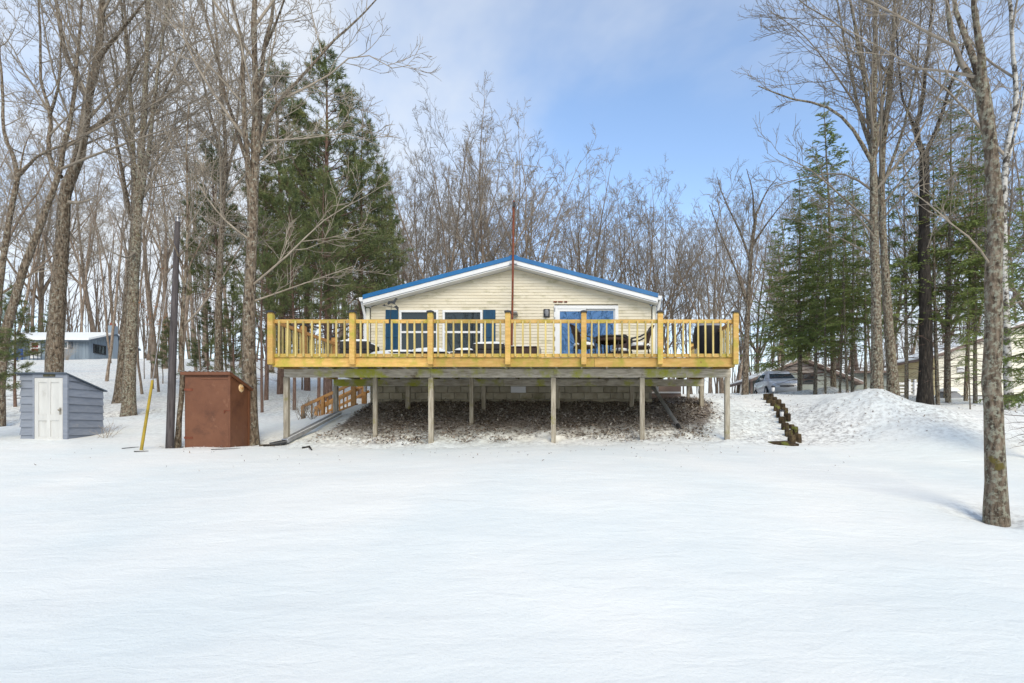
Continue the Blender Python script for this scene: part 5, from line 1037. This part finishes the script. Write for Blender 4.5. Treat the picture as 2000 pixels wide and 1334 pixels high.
hero('maple_tree', 'slim forked tree with moss at the fork behind the leaning maple', 18, [(-16, 760), (-6, 640), (4, 520), (18, 430), (35, 345)], 14,
     stems=[([(35, 345), (25, 300), (10, 270), (5, 180), (-4, 60), (-8, -60)], 8, 1), ([(36, 345), (75, 305), (120, 285), (170, 262)], 6, -1.5), ([(38, 345), (50, 280), (70, 240)], 4, 1)], seed=8, tmin=.6, tip=.6)
hero('maple_tree', 'straight maple with pale green lichen up its trunk beside the guy wire', 19.5, [(251, 806), (254, 720), (259, 600), (264, 500), (270, 410), (276, 300), (282, 200), (287, 100), (291, 0), (294, -160)], 24,
     stems=[([(268, 430), (262, 330), (255, 200), (246, 90), (236, 0), (228, -110)], 9, 1.5), ([(272, 400), (287, 320), (301, 200), (316, 80), (331, 0), (350, -100)], 9, -1.5), ([(274, 360), (250, 260), (225, 150), (205, 40), (190, -60)], 6, 2)],
     limbs=[([(265, 492), (240, 502), (190, 476)], 6, -1.5), ([(274, 395), (310, 330), (350, 250), (380, 190)], 5, 1)], bark='bark_lichen', seed=12, tmin=.4, tip=.14)
hero('maple_tree', 'rough maple trunk standing just behind the lichen covered one', 23, [(232, 782), (240, 700), (252, 560), (262, 420), (258, 260), (250, 120), (240, -40)], 20, stems=[([(256, 430), (235, 320), (215, 200), (190, 80), (170, -40)], 8, 1.5)], bark='bark_maple', seed=13, tmin=.4, tip=.15)
hero('young_tree', 'thin crooked sapling between the dark pole and the brown shed', 13.1, [(345, 873), (349, 830), (355, 770), (354, 690), (357, 600), (363, 520), (366, 420), (364, 300), (368, 200)], 11, stems=[([(362, 535), (385, 490), (410, 440), (440, 400)], 5, .8), ([(362, 530), (340, 480), (318, 430)], 4, -.6)], seed=15, tmin=.35, tip=.2, dens=1.3)
hero('maple_tree', 'big many-stemmed maple standing right behind the brown shed', 13.9, [(489, 850), (487, 760), (486, 650), (489, 540), (493, 440), (497, 340), (500, 180), (497, 80), (497, -20), (499, -200)], 30,
     stems=[([(495, 380), (506, 240), (516, 99), (531, 30), (545, -60), (560, -170)], 13, 1.2), ([(492, 420), (482, 297), (474, 173), (474, 99), (454, 0), (440, -120)], 13, -.6), ([(503, 300), (524, 232), (608, 129), (657, 74), (707, 30), (760, -30)], 9, 1.0), ([(484, 320), (444, 198), (420, 99), (400, 25), (380, -60)], 9, 1.4), ([(520, 90), (548, 20), (580, -60)], 6, -1)],
     limbs=[([(560, 190), (637, 150), (707, 104), (766, 133), (812, 126)], 5, .5), ([(520, 275), (600, 270), (680, 262), (752, 290)], 4, -.8), ([(490, 560), (560, 500), (640, 425), (720, 380)], 5, -.6), ([(491, 590), (590, 555), (690, 520)], 4, .6), ([(490, 470), (450, 440), (400, 380), (372, 330)], 5, -.8)], seed=21, tmin=.5, tip=.16, dens=1.1)
hero('maple_tree', 'slim grey tree between the pole and the many-stemmed maple, behind pine boughs', 22, [(424, 800), (426, 700), (428, 560), (434, 430), (440, 300), (430, 150), (418, 20), (412, -100)], 15, stems=[([(436, 380), (460, 260), (470, 140), (480, 20)], 6, 1), ([(438, 330), (410, 220), (385, 100), (370, 0)], 6, -1)], seed=23, tmin=.35, tip=.15)
hero('maple_tree', 'bare fan-crowned tree rising from the snow beside the parked car', 21, [(1455, 772), (1457, 690), (1461, 600), (1467, 500), (1476, 420)], 13,
     stems=[([(1466, 510), (1440, 440), (1415, 390), (1400, 345)], 6, 1), ([(1474, 430), (1470, 380), (1458, 330)], 5, -1), ([(1476, 420), (1500, 370), (1520, 345)], 5, 1), ([(1461, 600), (1434, 520), (1404, 450), (1385, 400)], 6, -1.2), ([(1470, 480), (1510, 420), (1545, 380)], 5, -1.2)], seed=31, tmin=.3, tip=.5, dens=1.25)
hero('maple_tree', 'tall lichened maple, the paler of twin trunks behind the snow heap', 17, [(1712, 778), (1712, 680), (1711, 560), (1708, 460), (1706, 370), (1706, 280), (1708, 150), (1710, 0), (1712, -160)], 24,
     stems=[([(1706, 300), (1685, 240), (1664, 150), (1645, 60), (1630, -40)], 9, 1.5), ([(1707, 270), (1690, 170), (1672, 70), (1655, -30), (1640, -120)], 8, -1), ([(1708, 280), (1730, 170), (1750, 60), (1768, -40)], 8, 1), ([(1705, 320), (1647, 231), (1605, 205), (1552, 194), (1480, 168)], 8, -1)],
     limbs=[([(1704, 372), (1652, 341), (1573, 346), (1505, 367)], 5, 1.2), ([(1705, 440), (1640, 380), (1580, 330), (1520, 300)], 5, -1.5), ([(1706, 500), (1650, 470), (1585, 440), (1530, 425)], 4, 1), ([(1700, 250), (1620, 130), (1560, 60), (1500, 20)], 5, 1.5), ([(1703, 420), (1660, 420), (1600, 415)], 3, -.5), ([(1712, 470), (1690, 440), (1650, 395)], 5, -.4)], bark='bark_lichen', seed=41, tmin=.35, tip=.16, dens=1.15)
hero('maple_tree', 'dark-barked maple, the darker of twin trunks behind the snow heap', 17.6, [(1745, 778), (1742, 720), (1736, 640), (1730, 540), (1724, 440), (1722, 330), (1735, 200), (1745, 60), (1750, -100)], 22, stems=[([(1723, 400), (1700, 290), (1690, 170), (1680, 40), (1675, -80)], 8, 1.5), ([(1724, 360), (1765, 250), (1790, 130), (1800, 0)], 7, -1)], bark='bark_lichen', seed=43, tmin=.4, tip=.16)
hero('maple_tree', 'nearly black trunk with flared base beside the white fence', 18, [(1806, 782), (1808, 720), (1808, 620), (1805, 500), (1805, 390), (1806, 300)], 27,
     stems=[([(1806, 305), (1788, 252), (1799, 210), (1807, 136), (1815, 79), (1820, 0), (1824, -100)], 11, 1), ([(1808, 300), (1836, 236), (1851, 178), (1872, 131), (1890, 40)], 9, -1), ([(1788, 252), (1765, 200), (1755, 120), (1750, 30)], 6, -1.2)], bark='bark_dark', seed=47, tmin=.55, tip=.6)
hero('maple_tree', 'stout mottled maple standing alone at the edge of the open snow', 7.1, [(1948, 1004), (1946, 950), (1941, 850), (1938, 720), (1939, 610), (1942, 500), (1944, 410), (1938, 310), (1925, 220), (1916, 160)], 38,
     stems=[([(1926, 225), (1905, 165), (1888, 136), (1867, 100), (1857, 47), (1846, 0), (1830, -120)], 17, .5), ([(1918, 170), (1896, 89), (1872, 31), (1862, -20), (1850, -140)], 15, .9), ([(1917, 165), (1917, 105), (1906, 47), (1904, 0), (1900, -140)], 17, -.3)],
     limbs=[([(1886, 135), (1862, 87), (1799, 58), (1746, 26), (1683, -5), (1600, -40)], 8, .6), ([(1905, 150), (1860, 140), (1809, 139), (1741, 105), (1694, 79), (1600, 30)], 6, .9), ([(1936, 520), (1900, 470), (1857, 436), (1810, 395), (1767, 367)], 4, -.4)], bark='bark_lichen', seed=51, tmin=.94, tip=.62, flare=.2, dens=1.0, rmin=.0035, limb_dens=.8)
hero('birch_tree', 'white-barked birch rising behind the stout maple at the snow edge', 16.5, [(1972, 802), (1968, 720), (1962, 560), (1960, 420), (1966, 300), (1984, 190), (1978, 100), (1972, 0), (1968, -140)], 17, stems=[([(1964, 330), (1990, 230), (2010, 120), (2030, 20)], 7, 1)], bark='bark_birch', seed=57, tmin=.45, tip=.3)

# --- background woods: prototypes copied
PROTO = [proto(101, 21, .22, .3, 5, (20, 40), .009), proto(102, 20, .18, .42, 4, (16, 36), .009), proto(103, 22, .24, .25, 6, (20, 42), .009), proto(104, 19, .13, .5, 3, (10, 26), .009), proto(105, 20, .11, .58, 2, (10, 20), .008), proto(106, 18, .17, .36, 5, (24, 46), .009), proto(107, 20, .2, .33, 4, (18, 44), .009), proto(108, 19, .16, .46, 3, (18, 34), .009)]
LOOK = ['five-stemmed bare maple', 'bare tree forking high into four limbs', 'broad bare maple forking low into many stems', 'slender bare tree with narrow crown', 'thin pole-like bare tree', 'wide-crowned bare tree with spreading limbs', 'bare maple with four uneven stems', 'slim bare tree with three wide limbs']
def woods(spots, label, group, rg):
    for px, top, Y, kd in spots:
        if kd in (0, 2) and rg.random() < .35: kd = 6
        if kd in (1, 3) and rg.random() < .4: kd = 7
        tm, cm, H = PROTO[kd]; x = wx(px, Y); z = gz(x, Y); s_ = .94 * max(.4, (wz(top, Y) - z) / H)
        place_tree('bare_tree', LOOK[kd] + ' ' + label, (x, Y, z), tm, cm, group, rg.uniform(0, 6.28), (s_ * rg.uniform(.85, 1.05), s_ * rg.uniform(.85, 1.05), s_))
rg = random.Random(77)
centre = [(860, 290, 54, 7), (920, 270, 52, 1), (975, 300, 56, 4), (1030, 330, 54, 3), (1105, 360, 60, 3), (1180, 355, 56, 6), (1240, 360, 62, 7), (1310, 380, 60, 6), (1350, 420, 64, 7), (785, 310, 50, 6), (878, 178, 38, 2), (905, 215, 41, 0), (955, 180, 40, 0), (985, 200, 44, 2), (1010, 235, 42, 5), (1045, 300, 46, 1), (832, 265, 39, 0), (800, 330, 42, 5), (850, 330, 48, 1), (930, 330, 50, 3), (1090, 330, 46, 2), (1120, 312, 49, 0), (1160, 305, 47, 2), (1200, 322, 50, 5), (1255, 305, 46, 0), (1290, 318, 49, 2), (1325, 370, 52, 1), (1065, 340, 56, 4), (1140, 350, 58, 3), (1225, 345, 58, 4), (1345, 400, 60, 3), (960, 360, 60, 4), (890, 350, 62, 3), (820, 380, 60, 4)]
woods(centre, 'in the woods behind the cream clapboard house', 'bare trees behind the house', rg)
right = [(1385, 352, 44, 0), (1412, 345, 50, 5), (1440, 360, 47, 1), (1480, 345, 52, 2), (1515, 352, 48, 5), (1370, 420, 58, 4), (1400, 410, 62, 3), (1425, 430, 66, 4), (1465, 420, 64, 3), (1500, 430, 60, 4), (1540, 380, 58, 0), (1580, 330, 62, 2), (1630, 320, 60, 0), (1680, 300, 58, 1), (1740, 260, 52, 2), (1790, 220, 46, 0), (1850, 160, 44, 2), (1900, 140, 46, 5), (1960, 100, 42, 0), (2020, 120, 44, 2), (1770, 330, 64, 3), (1830, 300, 66, 4), (1890, 280, 60, 3), (1940, 280, 64, 1), (1990, 260, 58, 4), (1650, 380, 70, 3), (1710, 380, 72, 4)]
woods(right, 'in the woods behind the garage', 'bare trees behind the garage', rg)
left = [(-8, 130, 34, 3), (60, 260, 76, 3), (82, 160, 78, 2), (150, 240, 74, 4), (185, 180, 77, 0), (208, 250, 34, 4), (216, 300, 58, 4), (300, 120, 36, 3), (322, 200, 48, 1), (340, 260, 34, 4), (352, 180, 44, 1), (385, 200, 38, 4), (405, 260, 52, 2), (455, 160, 38, 3), (470, 280, 50, 3), (530, 250, 44, 2), (560, 300, 52, 0), (600, 290, 48, 5), (660, 280, 46, 2), (700, 260, 42, 0), (735, 270, 46, 5), (765, 300, 44, 2), (30, 320, 72, 3), (130, 300, 76, 1), (160, 340, 70, 4), (225, 330, 74, 3), (260, 320, 68, 4), (290, 300, 62, 3), (315, 340, 74, 4), (370, 330, 66, 3), (395, 360, 72, 4), (440, 340, 64, 3), (500, 330, 60, 4), (545, 380, 66, 3), (-30, 150, 36, 2), (-60, 250, 60, 0), (240, 280, 32, 4), (278, 330, 27, 4), (310, 380, 28, 3), (398, 420, 27, 4), (445, 420, 28, 4), (590, 430, 30, 4)]
woods(left, 'on the slope by the blue house', 'bare trees on the slope', rg)
# far wood that reads as one mass of stems
def far_wood():
    r = random.Random(5); br = []; tw = []
    for i in range(620):
        px = r.uniform(-80, 2080); Y = r.uniform(72, 130); x = wx(px, Y); z = float(ground(np.array([x]), np.array([Y]), False)[0]) - .5; h = r.uniform(11, 21); p = walk((x, Y, z), unit(r.gauss(0, .05), r.gauss(0, .05), 1), h, 5, .04, .02, r); rr = r.uniform(.06, .16); br.append((p, taper(6, rr, .03)))
        for k in range(9):
            a, d, _ = along(p, [0] * 6, r.uniform(.35, .98)); tw.append((walk(a, deflect(d, R(r.uniform(20, 45)), r), r.uniform(1.5, 4), 3, .1, .1, r), taper(4, .04, .018)))
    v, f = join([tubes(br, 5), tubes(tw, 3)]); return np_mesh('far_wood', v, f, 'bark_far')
setp(piece('far_wood', far_wood()), 'distant mass of thin bare stems beyond the nearer woods', 'woods', kind='stuff')

# --- conifers
PINE = [pine(201, 17, .2, 4.5, 3.0), pine(202, 16, .17, 6, 2.6), pine(203, 14, .14, 3.0, 2.4)]
plist = [(640, 98, 25, 0, 1.15, 'tallest dark pine with dense boughs behind the deck corner'), (548, 135, 27, 1, 1.1, 'narrow dark pine close beside the tallest pine'), (705, 225, 27, 0, 1.05, 'broad dark pine leaning over the house eave'), (600, 225, 29, 1, 1.1, 'shorter pine in shade between the two tall pines'), (745, 330, 30, 2, .95, 'low pine tucked behind the blue roof end'), (432, 270, 26, 1, .9, 'thin pine with sparse boughs behind the slim grey tree'), (520, 330, 24, 1, .9, 'slender pine with bare lower trunk behind the many-stemmed maple')]
for i, (px, top, Y, k, wd_, lb) in enumerate(plist): place_conifer('pine_tree', lb, px, Y, top, PINE[k], 'pines by the house', i * 1.3, wd_)
for i, (px, top, Y, k) in enumerate([(575, 330, 20.5, 1), (622, 320, 21, 1), (512, 400, 19.8, 1), (657, 350, 22.5, 1)]): place_conifer('pine_tree', 'reddish pine trunk with bare lower bole behind the deck stair', px, Y, top, PINE[k], 'pine trunks behind the stair', i * 2.1 + .4, .7)
for i, (px, top, Y, k, lb) in enumerate([(455, 560, 24, 2, 'small bushy pine behind the brown shed roof'), (405, 590, 28, 2, 'young pine among the trunks behind the dark pole'), (330, 620, 33, 2, 'little pine low on the slope beside the dark pole'), (30, 560, 21, 2, 'small pine with long needles beside the leaning maple'), (-62, 480, 13.5, 2, 'pine whose lowest boughs reach over the snow by the grey shed'), (560, 560, 30, 2, 'low bushy pine seen through the deck railing'), (100, 590, 72, 2, 'bushy pine standing close behind the blue house roof')]):
    place_conifer('pine_tree', lb, px, Y, top, PINE[k], 'small pines on the slope', i * .9, 1.25)
FIR = [fir(301, 13, .13, 2.7, 2.6, .03, .85), fir(302, 15, .12, 5, 2.2, .05, .52), fir(303, 14, .1, 4, 1.9, .05, .42)]
flist = [(1530, 430, 37, 0, 1.1, 'low spreading fir behind the parked car beside the garage'), (1628, 200, 26, 0, 1.0, 'tall spired fir behind the bank by the garage'), (1562, 345, 25, 0, 1.2, 'broad bushy fir overhanging the garage roof'), (1592, 400, 23.5, 0, 1.1, 'dense fir with low boughs beside the garage window'), (1665, 330, 22, 1, 1.0, 'fir with a bare lower trunk beside the twin maples'), (1690, 380, 24, 1, 1.0, 'slim fir standing just behind the twin maples')]
for i, (px, top, Y, k, wd_, lb) in enumerate(flist): place_conifer('fir_tree', lb, px, Y, top, FIR[k], 'firs by the garage', i * 1.1, wd_)
for i, (px, top, Y, k, lb) in enumerate([(1770, 280, 18.5, 1, 'slender fir between the twin maples and the white fence'), (1832, 240, 18, 2, 'slender fir right beside the nearly black trunk'), (1852, 130, 18.2, 1, 'tallest slender fir before the wall of the pale building'), (1886, 190, 18.4, 2, 'slender fir beside the covered pile, its trunk clear of boughs'), (1846, 330, 20, 2, 'shorter slender fir set back close to the covered pile'), (1905, 260, 17.5, 1, 'slender fir between the covered pile and the stout maple'), (1925, 300, 17.2, 2, 'slender fir nearly hidden by the stout maple trunk'), (1640, 420, 21, 2, ''), (1612, 430, 21.5, 2, ''), (1655, 400, 20.6, 2, ''), (1735, 330, 20, 1, 'slender fir directly behind the darker twin maple')]): place_conifer('fir_tree', lb or 'slender fir among the trunks standing before the garage wall', px, Y, top, FIR[k], 'slender firs by the neighbouring buildings', i * 1.7, 1.0)
for i, (px, top, Y, k, lb) in enumerate([(2020, 330, 11, 0, 'dark fir whose boughs reach in beside the stout maple'), (1895, 560, 16, 2, 'short leafy fir bough beside the stout maple trunk')]): place_conifer('fir_tree', lb, px, Y, top, FIR[k], 'firs at the yard edge', i * 2, .8)

# --- beech saplings holding dry leaves, and shrubs
def leaf_quads(A, size, seed, mat, name):
    r = np.random.default_rng(seed); n = len(A); a = r.normal(size=(n, 3)); a /= np.linalg.norm(a, axis=1, keepdims=True); b = np.cross(a, r.normal(size=(n, 3))); b /= np.linalg.norm(b, axis=1, keepdims=True); s_ = r.uniform(.6, 1.2, (n, 1)) * size
    V = np.stack([A - a * s_, A - b * s_ * .5, A + a * s_, A + b * s_ * .5], 1).reshape(-1, 3); return np_mesh(name, V, np.arange(4 * n).reshape(n, 4), mat)
def sapling(px, Y, top, seed, label, leaves=220, mat='twig'):
    rg = random.Random(seed); x = wx(px, Y); z = gz(x, Y); H = wz(top, Y) - z; tp = walk((0, 0, -.1), (0, 0, 1), H, 8, .05, .04, rg); tr = taper(9, .03, .006); out = {1: [], 2: [], 3: [], 4: []}; sprout(tp, tr, 2, rg, out, .006, .8, .3, 3, .8)
    t = thing('beech_sapling', label, 'tree', (x, Y, z), 'beech saplings'); v, f = tubes([(tp, tr)], 6); tm = np_mesh('trunk', v, f, 'bark_maple'); v, f = join([tubes(out[2], 4), tubes(out[3], 3)]); cm = np_mesh('branches', v, f, mat); parts = [('trunk', tm), ('branches', cm)]
    ends = [along(q, r_, rg.uniform(.3, 1) * .99)[0] for q, r_ in (out[3] * 4)]; rg.shuffle(ends); parts.append(('leaves', leaf_quads(np.array(ends[:leaves]), .055, seed, 'dry_leaf', 'beech_leaves')))
    for nm, me in parts: o = bpy.data.objects.new(nm, me); COL.objects.link(o); o.parent = t
sapling(300, 30, 560, 61, 'beech sapling holding dry orange leaves behind the lichened maple', 420); sapling(318, 33, 590, 62, 'smaller beech sapling with tan leaves behind the dark pole', 300); sapling(282, 36, 600, 63, 'sparse beech sapling with tan leaves between the slope trunks', 220)
sapling(1815, 19, 385, 64, 'thin beech sapling with few orange leaves among the slender firs', 40)
def shrub(px, Y, h, n, seed, label, spread=.5, mat='twig'):
    rg = random.Random(seed); x = wx(px, Y); z = gz(x, Y); br = []
    for i in range(n):
        az = rg.uniform(0, 6.28); q = walk((rg.gauss(0, .06), rg.gauss(0, .06), -.05), unit(math.cos(az) * spread, math.sin(az) * spread, 1), h * rg.uniform(.6, 1.1), 4, .12, .0, rg); br.append((q, taper(5, .007, .003)))
        for k in range(3): a, d, _ = along(q, [0] * 5, rg.uniform(.4, .95)); br.append((walk(a, deflect(d, R(35), rg), h * .3, 2, .1, .02, rg), [.004, .003, .002]))
    v, f = tubes(br, 4); o = piece('shrub', np_mesh('shrub', v, f, mat), None, (x, Y, z)); setp(o, label, 'shrub', 'bare shrubs')
shrub(592, 17.0, .75, 26, 71, 'low bare twiggy shrub beside the foot of the orange stair', .6)
shrub(206, 14.3, .5, 12, 72, 'few dry stalks in the snow beside the grey shed', .9, 'twig_pale')
shrub(131, 63.5, 2.2, 60, 73, 'tan dried shrub in front of the blue house wall', .35, 'twig_pale')
shrub(610, 16.6, .5, 14, 74, 'small dry shrub against the slanting orange handrail', .7)
# trees on the lake shore behind the viewer, seen mirrored in the door glass
for i, (x, y, k, s_) in enumerate(((-3.5, -9, 0, .7), (2.2, -12, 2, .75), (6.5, -8, 5, .7), (-9, -13, 1, .8), (12, -14, 0, .8))):
    tm, cm, H = PROTO[k]; place_tree('bare_tree', 'bare shore tree mirrored in the sliding door glass', (x, y, gz(x, y)), tm, cm, 'shore trees', i * 1.9, s_)

# --- sticks and roots lying about
def stick(pts, r_, label, y, mat='bark_dark', dz=.02):
    P = [(wx(a, yy), yy, gz(wx(a, yy), yy) + dz) for a, yy in pts]; o = MB().tube([Vector(p) - Vector(P[0]) for p in P], [r_] * (len(P) - 1) + [r_ * .5], 6).build('fallen_stick', mat, None, org=Vector((0, 0, 0))); o.location = P[0]; setp(o, label, 'stick', 'fallen sticks')
stick([(506, 12.95), (525, 13.05), (536, 12.95)], .022, 'bent dark stick half buried at the bank foot', 0, 'timber_log'); stick([(515, 12.9), (545, 13.2), (557, 13.4)], .02, 'thin stick leaning at the corner post foot', 0)
stick([(590, 12.8), (604, 12.9), (609, 12.5)], .025, 'short hooked stick below the drain pipe outlet', 0); stick([(238, 12.4), (258, 12.6), (272, 12.7)], .009, 'thin stick on the snow beside the yellow guard', 0); stick([(262, 12.0), (290, 12.05)], .012, 'short stick just below the yellow guard', 0); stick([(412, 12.3), (440, 12.45), (470, 12.6)], .009, 'straight stick in the snow below the brown shed', 0)
